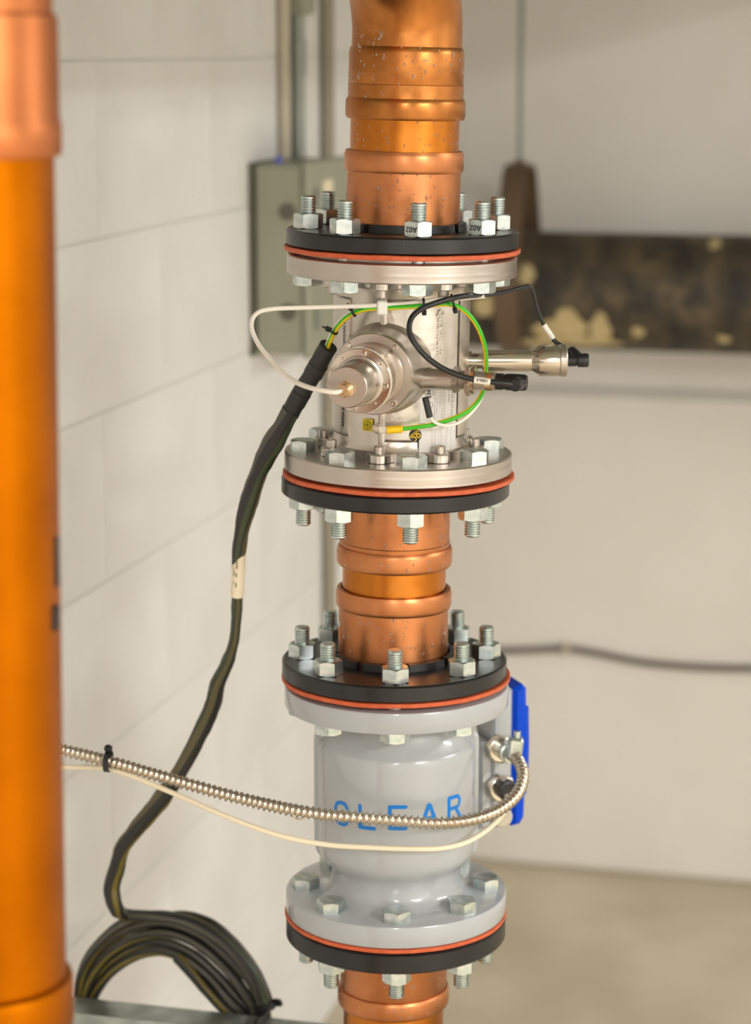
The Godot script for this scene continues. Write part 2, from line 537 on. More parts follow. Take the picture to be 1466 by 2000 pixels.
	for c in [[66, 6, 188, 2], [76, 6, 150, 2], [92, 10, 120, 2], [102, 6, 188, 2], [110, 20, 170, 2], [118, 6, 188, 2], [140, 6, 90, 4], [158, 4, 188, 5], [172, 6, 120, 2]]:
		var y: int = c[1]
		while y < c[2]:
			var run := rng.randi_range(3, 12)
			lb.fill_rect(Rect2i(c[0], y, c[3], run), ink)
			y += run + rng.randi_range(2, 5)
	for c in [[54, 210, 344], [70, 250, 344], [96, 214, 344], [104, 230, 344], [128, 210, 344], [136, 220, 330], [160, 210, 344]]:
		var y: int = c[1]
		while y < c[2]:
			var run := rng.randi_range(3, 9)
			lb.fill_rect(Rect2i(c[0], y, 2, run), Color(0.6, 0.58, 0.57))
			y += run + rng.randi_range(3, 6)
	for r in [Rect2i(60, 246, 14, 56), Rect2i(60, 308, 14, 36), Rect2i(88, 246, 14, 60), Rect2i(88, 312, 14, 32), Rect2i(112, 268, 14, 60)]:
		for x in range(r.position.x, r.end.x):
			for y in range(r.position.y, r.end.y):
				if x == r.position.x or x == r.end.x - 1 or y == r.position.y or y == r.end.y - 1:
					lb.set_pixel(x, y, Color(0.55, 0.54, 0.53))
	for a in 400:
		var t := TAU * a / 400.0
		for k in 3:
			lb.set_pixel(40 + int((20 + k * 0.6) * cos(t)), 34 + int((20 + k * 0.6) * sin(t)), Color(0.25, 0.24, 0.24))
			lb.set_pixel(42 + int((16 + k * 0.5) * cos(t)), 100 + int((18 + k * 0.5) * sin(t)), Color(0.4, 0.4, 0.39))
	M.rating = mat(Color(1, 1, 1), 0.4)
	M.rating.albedo_texture = tex(lb)

func _ready() -> void:
	# ------------------------------------------------ camera, surroundings, lamps, exposure
	var cam := Camera3D.new()
	cam.name = "camera"
	add_child(cam)
	cam.position = Vector3(-0.0252, 1.587, 2.1955)
	cam.rotation = Vector3(-0.19761, 0, 0)
	var lens := CameraAttributesPhysical.new()
	lens.frustum_focal_length = 54.2088
	lens.exposure_aperture = 2.65
	lens.frustum_focus_distance = 2.1
	cam.attributes = lens
	cam.fov = 24.969
	cam.current = true
	var env := Environment.new()
	env.background_mode = Environment.BG_COLOR
	env.background_color = Color.BLACK
	env.tonemap_mode = Environment.TONE_MAPPER_LINEAR
	env.tonemap_exposure = 1.07
	env.sdfgi_enabled = true
	env.ssao_enabled = true
	env.ssil_enabled = true
	var we := WorldEnvironment.new()
	we.name = "world"
	we.environment = env
	add_child(we)
	materials()
	var lamp_label := ["white strip lamp on the ceiling right of the camera", "white strip lamp on the ceiling right of the riser", "white strip lamp on the ceiling behind the camera"]
	var lamp_spot := [[2.9, 2.5, 13.0], [3.1, -0.7, 5.0], [0.9, 3.7, 4.0]]
	for i in 3:
		ceiling_lamp(lamp_spot[i][0], lamp_spot[i][1], lamp_label[i], lamp_spot[i][2])
	room()
	background()
	riser()
	valve()
	meter()
	wiring()


func ceiling_lamp(e: float, n: float, label: String, energy: float) -> void:
	var t := thing("ceiling_lamp", label, "lamp", Transform3D(Basis(Vector3.UP, ROOM), rp(e, TOP, n)), "strip lamps on the ceiling")
	part(t, "housing", B(Vector3(0.16, 0.06, 1.25), 0.006, at(Vector3(0, -0.031, 0))), M.white)
	var glow := mat(Color(1, 0.97, 0.92), 0.5)
	glow.emission_enabled = true
	glow.emission = Color(1, 0.995, 0.985)
	glow.emission_energy_multiplier = 6.0
	part(t, "diffuser", B(Vector3(0.13, 0.02, 1.2), 0.004, at(Vector3(0, -0.072, 0))), glow)
	var a := AreaLight3D.new()
	a.name = "lamp_light"
	a.area_size = Vector2(0.13, 1.2)
	a.light_color = Color(1, 0.995, 0.985)
	a.light_energy = energy
	a.area_range = 12.0
	a.shadow_enabled = true
	a.rotation = Vector3(-PI / 2, 0, 0)
	a.position = Vector3(0, -0.084, 0)
	t.add_child(a)

# ---------------------------------------------------------------- the room
const FRONT := 4.6
const RIGHT := 3.9
const TOP := 2.5

func room() -> void:
	structure("floor", B(Vector3(5.2, 0.1, 7.6), 0.0, at(Vector3(1.72, -0.05, 1.2))), M.floor, "buff painted concrete floor")
	structure("ceiling", B(Vector3(5.2, 0.1, 7.6), 0.0, at(Vector3(1.72, TOP + 0.05, 1.2))), M.ceiling)
	# rear wall: the lower part stands 30 mm proud with a rounded edge
	var wb := MB.new()
	cbox(wb, Vector3(4.9, 3.1, 0.2), 0.0, at(Vector3(1.7, 1.45, -2.28)))
	cbox(wb, Vector3(4.6, 0.957, 0.08), 0.014, at(Vector3(1.8, 0.4785, -2.1906)))
	structure("wall_rear", wb.mesh(), M.rear, "cream painted concrete wall with a shallow ledge")
	structure("wall_right", B(Vector3(0.2, 3.1, 7.4), 0.0, at(Vector3(RIGHT + 0.1, 1.45, 1.2))), M.wall)
	structure("wall_front", B(Vector3(4.9, 3.1, 0.2), 0.0, at(Vector3(1.7, 1.45, FRONT + 0.1))), M.wall)
	# block wall: courses of painted concrete blocks with shallow joints
	var wl := structure("wall_left", B(Vector3(0.2, 3.1, 7.4), 0.0, at(Vector3(-0.5576, 1.45, 1.2))), M.mortar, "cream painted concrete block wall")
	var block := B(Vector3(0.03, 0.2014, 0.4044), 0.0018)
	var first := B(Vector3(0.03, 0.151, 0.4044), 0.0018)
	for c in 13:
		var y := 0.0516 + 0.2032 * c if c > 0 else 0.0765
		var shift := 0.592 if c % 2 == 0 else 0.795
		for k in 18:
			var u := shift + 0.4064 * (k - 12) + 0.2032
			if u > 2.2 or u < -4.6:
				continue
			part(wl, "block", first if c == 0 else block, M.wall, at(Vector3(-0.47, y, -u)))


# ---------------------------------------------------------------- things on the walls behind
func background() -> void:
	var RB := Basis(Vector3.UP, ROOM)
	# black iron main along the rear wall
	var main := thing("iron_pipe", "thick black iron pipe stained with yellow foam along the rear wall", "pipe", Transform3D(RB, rp(0, 1.162, -1.97)))
	var sideways := Basis(Vector3.BACK, -PI / 2)
	part(main, "barrel", L(pr([0, 0, 0.1047, 0, 0.1047, 4.3, 0, 4.3]), 64, at(Vector3(-0.45, 0, 0), sideways)), M.iron)
	# smears of sealing foam and paint on the pipe
	var rng := RandomNumberGenerator.new()
	rng.seed = 5
	var smears := [[Vector3(-0.1754, 1.0883, -1.87), 0.05, 0.035], [Vector3(-0.153, 1.1116, -1.87), 0.028, 0.03], [Vector3(-0.0985, 1.1042, -1.87), 0.022, 0.04], [Vector3(-0.1162, 1.0793, -1.87), 0.06, 0.018], [Vector3(-0.0328, 1.1016, -1.87), 0.012, 0.012], [Vector3(0.0932, 1.2551, -1.93), 0.011, 0.02], [Vector3(-0.2999, 1.1391, -1.87), 0.02, 0.02], [Vector3(-0.2255, 1.0732, -1.87), 0.03, 0.014], [Vector3(0.1157, 1.0927, -1.87), 0.014, 0.01], [Vector3(-0.2299, 1.1996, -1.87), 0.014, 0.02]]
	for s in smears:
		var mb := MB.new()
		var c: Vector3 = s[0]
		var a0 := asin(clampf((c.y - 1.162) / 0.1047, -0.98, 0.98))
		var k := 14
		var rim := []
		for j in k:
			var t := TAU * j / k
			var f := rng.randf_range(0.65, 1.25)
			rim.append(Vector2(c.x + cos(t) * s[1] * f, a0 + sin(t) * s[2] * f / 0.1047))
		var on := func(q: Vector2, r: float) -> Vector3: return Vector3(q.x, sin(q.y) * r, cos(q.y) * r)
		for j in k:
			var p: Vector2 = rim[j]
			var q: Vector2 = rim[(j + 1) % k]
			var m := Vector2(c.x, a0)
			var n0: Vector3 = on.call(m, 1.0) * Vector3(0, 1, 1)
			for f in 3:
				var fa := f / 3.0
				var fb := (f + 1) / 3.0
				var ra := 0.1045 + 0.006 * (1.0 - fa * fa)
				var rb := 0.1045 + 0.006 * (1.0 - fb * fb)
				mb.quad(on.call(m.lerp(p, fa), ra), on.call(m.lerp(q, fa), ra), on.call(m.lerp(q, fb), rb), on.call(m.lerp(p, fb), rb), n0, n0, n0, n0)
		part(main, "foam_smear", mb.mesh(), M.foam)
	# clevis hanger of the main: flat band round the pipe on a threaded rod
	var hang := thing("pipe_hanger", "brown clevis hanger with its rod holding the black pipe", "hanger", Transform3D(RB, rp(Vector3(-0.2627, 1.4939, -1.97).x, 1.162, -1.97)))
	var loop := []
	for j in 25:
		var t := PI * j / 24.0
		loop.append(Vector2(cos(t + PI) * 0.112, sin(t + PI) * 0.112))
	var outl := PackedVector2Array(loop)
	for q in [Vector2(0.112, 0.06), Vector2(0.075, 0.16), Vector2(0.05, 0.205), Vector2(0.025, 0.218), Vector2(-0.025, 0.218), Vector2(-0.05, 0.205), Vector2(-0.075, 0.16), Vector2(-0.112, 0.06)]:
		outl.append(q)
	part(hang, "band", band(outl, 0.006, 0.042, Basis(Vector3.UP, PI / 2)), M.hanger)
	var hr := MB.new()
	lathe(hr, pr([0, 0.2, 0.0055, 0.2, 0.0055, 1.335, 0, 1.335]), 12)
	part(hang, "rod", hr.mesh(), M.emt)
	part(hang, "nut", HX(0.02, 0.012, true, at(Vector3(0, 0.2185, 0))), M.hanger)
	# grey cable clipped to the rear wall
	var wc := thing("wall_cable", "dark grey cable clipped along the rear wall below the ledge", "cable", at(Vector3.ZERO))
	part(wc, "jacket", T([Vector3(0.102, 0.429, -2.1855), Vector3(0.2253, 0.4414, -2.1541), Vector3(0.2887, 0.4477, -2.1379), Vector3(0.3419, 0.4533, -2.1244), Vector3(0.395, 0.4487, -2.1108), Vector3(0.4814, 0.4364, -2.0888), Vector3(0.5857, 0.4334, -2.0622), Vector3(0.6848, 0.4373, -2.037), Vector3(0.8084, 0.4448, -2.0055)], 0.0068, 0.02, 10), M.grey_cable)
	part(wc, "clip", B(Vector3(0.012, 0.026, 0.018), 0.003, Transform3D(RB, Vector3(0.3418, 0.4537, -2.1228))), M.emt_white)
	# electrical enclosure on the block wall: local x out of the wall, z towards the viewer
	var bx := thing("electrical_box", "olive grey steel electrical box mounted on the block wall", "electrical box", Transform3D(RB, rp(-0.455, 1.165, -0.971)))
	part(bx, "back_plate", B(Vector3(0.006, 0.27, 0.25), 0.001, at(Vector3(0.003, 0.132, -0.118))), M.box_dark)
	part(bx, "body", B(Vector3(0.07, 0.264, 0.236), 0.004, at(Vector3(0.042, 0.132, -0.118))), M.box)
	part(bx, "cover", B(Vector3(0.012, 0.274, 0.246), 0.003, at(Vector3(0.0835, 0.132, -0.118))), M.box)
	part(bx, "latch", B(Vector3(0.006, 0.03, 0.014), 0.002, at(Vector3(0.0925, 0.215, -0.02))), M.emt)
	part(bx, "latch", B(Vector3(0.006, 0.03, 0.014), 0.002, at(Vector3(0.0925, 0.05, -0.02))), M.emt)
	var tagp := part(bx, "label_plate", B(Vector3(0.001, 0.1, 0.05), 0.0002, at(Vector3(0.0902, 0.19, -0.085))), M.cream, Transform3D.IDENTITY, "cream label with a blue printed patch")
	part(tagp, "print", B(Vector3(0.0004, 0.016, 0.03), 0.0001, at(Vector3(0.0909, 0.213, -0.085))), mat(Color(0.6, 0.63, 0.76), 0.5))
	part(bx, "knockout", L(pr([0, 0, 0.012, 0, 0.012, 0.002, 0, 0.002]), 20, at(Vector3(0.055, 0.2, 0.0), Basis(Vector3.RIGHT, PI / 2))), M.box_dark)
	part(bx, "knockout", L(pr([0, 0, 0.012, 0, 0.012, 0.002, 0, 0.002]), 20, at(Vector3(0.055, 0.06, 0.0), Basis(Vector3.RIGHT, PI / 2))), M.box_dark)
	part(bx, "wire_cap", L(pr([0.005, 0, 0.005, 0.006, 0.002, 0.012, 0, 0.012]), 12, at(Vector3(0.037, 0.265, -0.02))), mat(Color(0.35, 0.38, 0.75), 0.4), Transform3D.IDENTITY, "small blue cap on top")
	# conduits above and below the box
	var c1 := thing("conduit", "grey steel conduit rising from the electrical box", "conduit", Transform3D(RB, rp(-0.437, 1.43, Vector3(-0.437, 1.5472, -1.1542).z)))
	part(c1, "pipe", L(pr([0, 0, 0.0105, 0, 0.0105, 1.065, 0, 1.065]), 16), M.emt)
	part(c1, "coupling", L(pr([0.0105, 0.12, 0.0125, 0.12, 0.0125, 0.17, 0.0105, 0.17]), 16), M.emt)
	part(c1, "outlet_body", B(Vector3(0.035, 0.06, 0.05), 0.006, at(Vector3(0.004, 0.235, 0))), M.box)
	var c2 := thing("conduit", "thin cream painted conduit beside the grey one above the box", "conduit", Transform3D(RB, rp(-0.446, 1.43, Vector3(-0.446, 1.5477, -1.114).z)))
	part(c2, "pipe", L(pr([0, 0, 0.009, 0, 0.009, 1.065, 0, 1.065]), 14), M.emt_white)
	var c3 := thing("conduit", "cream conduit running down the block wall right of the electrical box", "conduit", Transform3D(RB, rp(-0.444, 0.6, Vector3(-0.444, 0.7817, -1.3419).z)))
	part(c3, "pipe", L(pr([0, 0, 0.011, 0, 0.011, 1.895, 0, 1.895]), 16), mat(Color(0.6, 0.57, 0.5), 0.6))

	# ------------------------------------------------ copper pipe close to the camera
	var lean := Basis(Vector3.BACK, -0.0129)
	var lp := thing("copper_pipe", "blurred orange copper pipe standing close at the left edge", "pipe", Transform3D(lean, Vector3(-0.304, 0.0, 0.7)))
	part(lp, "tube", L(pr([0, 0, 0.0535, 0, 0.0535, 1.61, 0, 1.61]), 64), M.copper_left)
	part(lp, "coupling", L(pr([0.0535, 1.52, 0.0572, 1.5205, 0.0585, 1.5235, 0.0585, 1.541, 0.0572, 1.544, 0.0568, 1.606, 0.0562, 1.6085, 0.0535, 1.61]), 64), M.copper_left_fit)
	part(lp, "elbow", T([Vector3(0, 1.6, 0), Vector3(0, 1.62, 0), Vector3(0.004, 1.655, -0.01), Vector3(0.0145, 1.68, -0.0355), Vector3(0.031, 1.697, -0.0765), Vector3(0.042, 1.7, -0.103), Vector3(0.05, 1.7, -0.122)], 0.0538, 0.006, 48), M.copper_left_fit)
	part(lp, "lower_coupling", L(pr([0.0535, 0.965, 0.0575, 0.963, 0.0585, 0.96, 0.0585, 0.93, 0.0572, 0.925, 0.057, 0.82, 0.0535, 0.818]), 64), M.copper_left)
	var lt := MB.new()
	cbox(lt, Vector3(0.004, 0.034, 0.006), 0.001, at(Vector3(0.0525, 1.257, 0.009)))
	cbox(lt, Vector3(0.006, 0.018, 0.01), 0.002, at(Vector3(0.0515, 1.22, 0.0125)))
	part(lp, "tie_end", lt.mesh(), M.plastic, Transform3D.IDENTITY, "black end of a cable tie")
	# the run overhead, out of the picture, that joins the near pipe to the riser
	var ra := Vector3(-0.232, 1.7, 0.578)
	var rb := Vector3(-0.042, 1.7, 0.122)
	var run := thing("copper_run", "level copper pipe overhead joining the near pipe to the riser", "pipe", at(ra))
	part(run, "tube", L(pr([0, 0.0, 0.052, 0.0, 0.052, ra.distance_to(rb), 0, ra.distance_to(rb)]), 48, along(Vector3.ZERO, rb - ra)), M.copper_tube)
	for f in [0.0, ra.distance_to(rb) - 0.055]:
		part(run, "coupling", L(pr([0.052, f, 0.056, f + 0.001, 0.0565, f + 0.02, 0.0545, f + 0.024, 0.054, f + 0.055, 0.052, f + 0.055]), 48, along(Vector3.ZERO, rb - ra)), M.copper)
	# sheet metal duct above the picture: it keeps the lamps off the top of the block wall
	var du := thing("duct", "wide sheet metal duct overhead along the block wall", "duct", Transform3D(Basis(Vector3.UP, ROOM), rp(-0.38, 1.86, -1.7)))
	part(du, "casing", B(Vector3(1.23, 0.36, 2.6), 0.004, at(Vector3(0.615, 0.18, 1.3))), M.galvanised)
	for f in [0.05, 0.9, 1.75, 2.55]:
		part(du, "seam", B(Vector3(1.25, 0.38, 0.02), 0.003, at(Vector3(0.615, 0.18, f))), M.galvanised)
		for e in [0.02, 1.21]:
			part(du, "hanger_rod", L(pr([0, 0.37, 0.004, 0.37, 0.004, 0.638, 0, 0.638]), 8, at(Vector3(e, 0, f))), M.emt)

# closed flat band that follows an outline in x, y; wide along z
func band(outl: PackedVector2Array, th: float, wide: float, b := Basis.IDENTITY) -> ArrayMesh:
	var mb := MB.new()
	var k := outl.size()
	var nn := []
	for i in k:
		var d := outl[(i + 1) % k] - outl[(i + k - 1) % k]
		nn.append(Vector2(d.y, -d.x).normalized())
	for i in k:
		var j := (i + 1) % k
		var p := outl[i]
		var q := outl[j]
		var n0: Vector2 = nn[i]
		var n1: Vector2 = nn[j]
		for s in [0.0, 1.0]:
			var o0: Vector2 = p + n0 * th * s
			var o1: Vector2 = q + n1 * th * s
			var sg: float = 1.0 if s > 0.5 else -1.0
			var a: Vector3 = b * Vector3(n0.x * sg, n0.y * sg, 0)
			var c: Vector3 = b * Vector3(n1.x * sg, n1.y * sg, 0)
			mb.quad(b * Vector3(o0.x, o0.y, -wide / 2), b * Vector3(o1.x, o1.y, -wide / 2), b * Vector3(o1.x, o1.y, wide / 2), b * Vector3(o0.x, o0.y, wide / 2), a, c, c, a)
		for z in [-wide / 2, wide / 2]:
			var p1 := p + n0 * th
			var q1 := q + n1 * th
			mb.flat(b * Vector3(p.x, p.y, z), b * Vector3(q.x, q.y, z), b * Vector3(q1.x, q1.y, z), b * Vector3(p1.x, p1.y, z), b * Vector3(0, 0, z))
	return mb.mesh()


# ---------------------------------------------------------------- the riser: copper, loose flanges, gaskets, bolts
const TILT := -0.017          # the valve and its flanges lean a little to the right
var bolt_cache := {}

func bead(b: float, t: float, r := 0.0535, rb := 0.0563) -> Array:
	return [r, b, r + 0.0014, b + 0.0002, rb - 0.0008, b + 0.0014, rb, b + 0.0036, rb, t - 0.0042, rb - 0.0006, t - 0.0022, r + 0.0016, t - 0.0002, r + 0.0008, t, r - 0.002, t]

func flange(called: String, label: String, group: String, pos: Vector3, lo: float, hi: float, tilt: float, lugs_up: bool) -> void:
	var b := Basis(Vector3.BACK, tilt)
	var h := hi - lo
	var t := thing(called, label, "flange", at(pos + Vector3.UP * lo, b), group)
	part(t, "ring", L(pr([0.0545, 0, 0.108, 0, 0.11, 0.0018, 0.11, h - 0.0018, 0.108, h, 0.0545, h, 0.0545, 0]), 96), M.black)
	for k in 8:
		var a := TAU * (k + 0.3) / 8.0
		var y0 := h if lugs_up else -0.007
		part(t, "lug", L(pr([0.0545, y0, 0.061, y0, 0.0602, y0 + 0.007, 0.0545, y0 + 0.007, 0.0545, y0]), 6, Transform3D.IDENTITY, a, a + TAU / 8.0 - 0.1), M.plastic)

func gasket(label: String, pos: Vector3, lo: float, hi: float, tilt: float, r: float) -> void:
	var t := thing("gasket", label, "gasket", at(pos + Vector3.UP * lo, Basis(Vector3.BACK, tilt)), "orange gaskets between the flanges")
	var h := hi - lo
	# soft ring whose rim sags a little between the bolts
	var mb := MB.new()
	var k := 96
	var noise := FastNoiseLite.new()
	noise.seed = int(lo * 1000.0)
	noise.frequency = 0.5
	for j in k:
		var q := []
		for i in [j, j + 1]:
			var a: float = TAU * i / k
			var c := Vector3(sin(a), 0, cos(a))
			var dr := r + 0.0007 * noise.get_noise_2d(sin(a) * 3.0, cos(a) * 3.0)
			var dy := 0.0005 * noise.get_noise_2d(sin(a) * 3.0 + 9.0, cos(a) * 3.0)
			q.append([c * 0.0545 + Vector3.UP * h, c * (dr - 0.001) + Vector3.UP * (h + dy), c * dr + Vector3.UP * (h - 0.001 + dy), c * dr + Vector3.UP * (0.001 + dy), c * (dr - 0.001) + Vector3.UP * dy, c * 0.0545, c])
		var ns := [Vector3.UP, Vector3.UP, q[0][6], q[0][6], Vector3.DOWN, Vector3.DOWN]
		var ns2 := [Vector3.UP, Vector3.UP, q[1][6], q[1][6], Vector3.DOWN, Vector3.DOWN]
		for s in 5:
			mb.quad(q[0][s], q[1][s], q[1][s + 1], q[0][s + 1], ns[s], ns2[s], ns2[s + 1], ns[s + 1])
	part(t, "rubber_ring", mb.mesh(), M.gasket)

func bolts(where: String, group: String, pos: Vector3, lo: float, hi: float, tilt: float, alpha: float, nuts_up: bool, marked := false) -> void:
	var names := ["front centre", "front right", "right side", "rear right", "rear centre", "rear left", "left side", "front left"]
	var grip := hi - lo
	var af := 0.0245
	var nh := 0.0142
	if not bolt_cache.has("nut"):
		bolt_cache.nut = HX(af, nh, true)
		bolt_cache.head = HX(af + 0.0005, 0.0112, false, Transform3D(Basis(Vector3.RIGHT, PI), Vector3.ZERO))
	var key := "shank%d" % int(grip * 10000)
	if not bolt_cache.has(key):
		var p := [0, -0.002, 0.0075, -0.002, 0.0075, grip - 0.004]
		var y := grip - 0.003
		var top := grip + nh + 0.0165
		while y < top - 0.002:
			p += [0.0075, y, 0.0075, y + 0.0005, 0.0061, y + 0.0013, 0.0061, y + 0.0015]
			y += 0.0024
		p += [0.0074, top - 0.0022, 0.0074, top - 0.0014, 0.0062, top, 0, top]
		bolt_cache[key] = L(pr(p), 20)
	var b := Basis(Vector3.BACK, tilt)
	var rng := RandomNumberGenerator.new()
	rng.seed = int(lo * 10000)
	for k in 8:
		var a := alpha + TAU * k / 8.0
		var p := Vector3(sin(a) * 0.09, 0, cos(a) * 0.09)
		var turn := rng.randf_range(-0.5, 0.5)
		if marked and k < 2:
			turn = -0.05
		var xf: Transform3D
		if nuts_up:
			xf = at(pos + Vector3.UP * lo, b) * at(p)
		else:
			xf = at(pos + Vector3.UP * lo, b) * at(p + Vector3.UP * grip, Basis(Vector3.RIGHT, PI))
		var t := thing("flange_bolt", "zinc bolt with nut, %s of the %s" % [names[k], where], "bolt", xf, group)
		part(t, "head", bolt_cache.head, M.zinc, at(Vector3.ZERO, Basis(Vector3.UP, turn + 0.6)))
		part(t, "shank", bolt_cache[key], M.zinc)
		var nut := part(t, "nut", bolt_cache.nut, M.zinc, at(Vector3.UP * grip, Basis(Vector3.UP, turn)))
		if marked and k < 2:
			var n := Vector3(sin(-PI / 6), 0, cos(-PI / 6))
			part(nut, "print", text("A02", 0.0052, 0.0002, true), M.ink, at(n * (af / 2 + 0.0001) + Vector3.UP * 0.0068, Basis(Vector3.UP, -PI / 6) * Basis(Vector3.BACK, PI)))

func droplets(parent: Node, seed_: int, count: int, r: float, y0: float, y1: float, a0 := -1.5, a1 := 1.5) -> void:
	var rng := RandomNumberGenerator.new()
	rng.seed = seed_
	var mb := MB.new()
	for i in count:
		var a := rng.randf_range(a0, a1)
		var y := rng.randf_range(y0, y1)
		var s := rng.randf_range(0.0005, 0.0013)
		if rng.randf() < 0.15:
			s *= 1.6
		var c := Vector3(sin(a), 0, cos(a))
		var xf := Transform3D(Basis(Vector3(cos(a), 0, -sin(a)) * s, Vector3.UP * s * rng.randf_range(1.0, 1.8), c * s * 0.35), c * r + Vector3.UP * y)
		lathe(mb, pr([0, -1, 0.6, -0.8, 1, 0, 0.6, 0.8, 0, 1]), 8, xf)
	var o := part(parent, "water_droplets", mb.mesh(), M.water)
	o.set_meta("kind", "stuff")

func riser() -> void:
	# ---- copper above the valve
	var f1: float = 1.4204
	var up := thing("copper_riser", "upper copper riser with two pressed rings, wet with droplets", "pipe", at(Vector3(0.0002, f1, 0), Basis(Vector3.BACK, -0.0229)))
	var r1b: float = 1.5226 - f1
	var r1t: float = 1.5424 - f1
	var r2b: float = 1.4742 - f1
	var r2t: float = 1.4940 - f1
	var el: float = 1.5891 - f1
	part(up, "flange_adapter", L(pr([0.04, -0.016, 0.0532, -0.016, 0.0538, 0.009, 0.0538, r2b] + bead(r2b, r2t)), 80), M.copper)
	part(up, "tube", L(pr([0, r2b, 0.0512, r2b, 0.0512, r1t, 0, r1t]), 80), M.copper_tube)
	part(up, "coupling", L(pr([0.0515, r1b] + bead(r1b, r1t, 0.0532, 0.0563).slice(0, 12) + [0.0549, r1t - 0.0004, 0.0541, r1t - 0.0002, 0.0541, r1t + 0.0004, 0.0542, r1t + 0.012, 0.0538, r1t + 0.0125, 0.054, r1t + 0.013, 0.0538, el - 0.006, 0.053, el - 0.002, 0.0518, el, 0.049, el]), 80), M.copper_dark)
	part(up, "elbow", T([Vector3(0, el - 0.02, 0), Vector3(0, el, 0), Vector3(-0.0005, el + 0.025, 0.0015), Vector3(-0.006, el + 0.06, 0.016), Vector3(-0.019, el + 0.09, 0.045), Vector3(-0.036, el + 0.108, 0.085), Vector3(-0.046, el + 0.111, 0.11), Vector3(-0.051, el + 0.111, 0.122)], 0.0514, 0.005, 64), M.copper_dark)
	droplets(up, 31, 64, 0.0539, 0.015, r2b)
	droplets(up, 32, 43, 0.0513, r2t, r1b)
	droplets(up, 33, 78, 0.0541, r1t, el)
	droplets(up, 34, 92, 0.0515, el, el + 0.07, -1.5, -0.4)
	# ---- first joint
	var j1 := Vector3(0.0, 0, 0)
	flange("flange_ring", "topmost black loose flange ring under the upper copper riser", "black flange rings", j1, 1.4043, f1, TILT, true)
	gasket("orange gasket under the topmost black flange", j1, 1.3995, 1.4043, TILT, 0.1118)
	bolts("topmost black flange", "bolts of the topmost flange", j1, 1.3780, f1, TILT, 0.143, true, true)
	# ---- second joint
	var j2 := Vector3(-0.0052, 0, 0)
	flange("flange_ring", "black loose flange ring directly below the silver valve", "black flange rings", Vector3(-0.0062, 0, 0), 1.1666, 1.1826, TILT, false)
	gasket("orange gasket below the silver valve", Vector3(-0.0032, 0, 0), 1.1833, 1.1880, TILT, 0.1118)
	bolts("flange below the silver valve", "bolts of the flange below the valve", j2, 1.1666, 1.2082, TILT, 0.143, false)
	# ---- copper between valve and meter
	var f5: float = 1.0027
	var mid := thing("copper_spool", "short copper spool with two pressed rings between valve and meter", "pipe", at(Vector3(-0.0083, f5, 0), Basis(Vector3.BACK, -0.0156)))
	var r3t: float = 1.1160 - f5
	var r3b: float = 1.0961 - f5
	var r4t: float = 1.0731 - f5
	var r4b: float = 1.0543 - f5
	part(mid, "lower_adapter", L(pr([0.04, -0.016, 0.0532, -0.016, 0.0536, 0.009, 0.0536, r4b] + bead(r4b, r4t)), 80), M.copper)
	part(mid, "tube", L(pr([0, r4b, 0.0503, r4b, 0.0503, r3t, 0, r3t]), 80), M.copper_tube)
	part(mid, "upper_adapter", L(pr([0.0505, r3b] + bead(r3b, r3t, 0.053, 0.056).slice(0, 12) + [0.0545, r3t - 0.0004, 0.0532, r3t - 0.0002, 0.0536, r3t + 0.004, 0.053, r3t + 0.0046, 0.053, r3t + 0.012, 0.053, r3t + 0.07, 0.04, r3t + 0.07]), 80), M.copper)
	droplets(mid, 35, 64, 0.0537, 0.012, r4b)
	droplets(mid, 36, 28, 0.0561, r3b + 0.004, r3t - 0.004)
	droplets(mid, 37, 57, 0.0531, r3t + 0.003, r3t + 0.05)
	part(mid, "printed_mark", patch(0.0562, -1.42, -1.3, r4b + 0.003, r4b + 0.012, 3), mat(Color(0.92, 0.5, 0.08), 0.5), Transform3D.IDENTITY, "orange printed mark")
	part(mid, "printed_mark", patch(0.0539, -1.4, -1.26, r4b - 0.03, r4b - 0.018, 3), mat(Color(0.92, 0.5, 0.08), 0.5), Transform3D.IDENTITY, "orange printed mark")
	part(mid, "printed_mark", patch(0.054, -1.38, -1.28, r4b - 0.018, r4b - 0.013, 3), M.white, Transform3D.IDENTITY, "white printed mark")
	# ---- third joint
	var j3 := Vector3(-0.0068, 0, 0)
	flange("flange_ring", "black loose flange ring on top of the grey meter", "black flange rings", j3, 0.9858, f5, 0.0, true)
	gasket("orange gasket on top of the grey meter", Vector3(-0.0052, 0, 0), 0.9819, 0.9864, 0.003, 0.1122)
	bolts("black flange on top of the grey meter", "bolts of the flange on the meter", j3, 0.9555, f5, 0.0, 0.0, true)
	# ---- fourth joint
	var j4 := Vector3(-0.0049, 0, 0)
	flange("flange_ring", "lowest black loose flange ring below the grey meter", "black flange rings", j4, 0.7167, 0.7370, 0.0, false)
	gasket("orange gasket below the grey meter", j4, 0.7383, 0.7427, 0.0, 0.1108)
	bolts("bottom flange of the grey meter", "bolts of the bottom flange", j4, 0.7167, 0.7647, 0.0, 0.0, false)
	# ---- copper below
	var f8: float = 0.7167
	var r5t: float = 0.6629 - f8
	var low := thing("copper_tail", "copper pipe with a pressed ring below the grey meter", "pipe", at(Vector3(-0.0072, f8, 0)))
	part(low, "adapter", L(pr([0.0505, r5t - 0.0195] + bead(r5t - 0.0195, r5t, 0.053, 0.0563).slice(0, 12) + [0.0546, r5t - 0.0004, 0.0534, r5t - 0.0002, 0.0538, r5t + 0.0006, 0.0538, 0.02, 0.04, 0.02]), 80), M.copper)
	part(low, "tube", L(pr([0, -f8 + 0.001, 0.0506, -f8 + 0.001, 0.0506, r5t, 0, r5t]), 80), M.copper_tube)
	droplets(low, 38, 64, 0.0539, r5t + 0.003, -0.001)
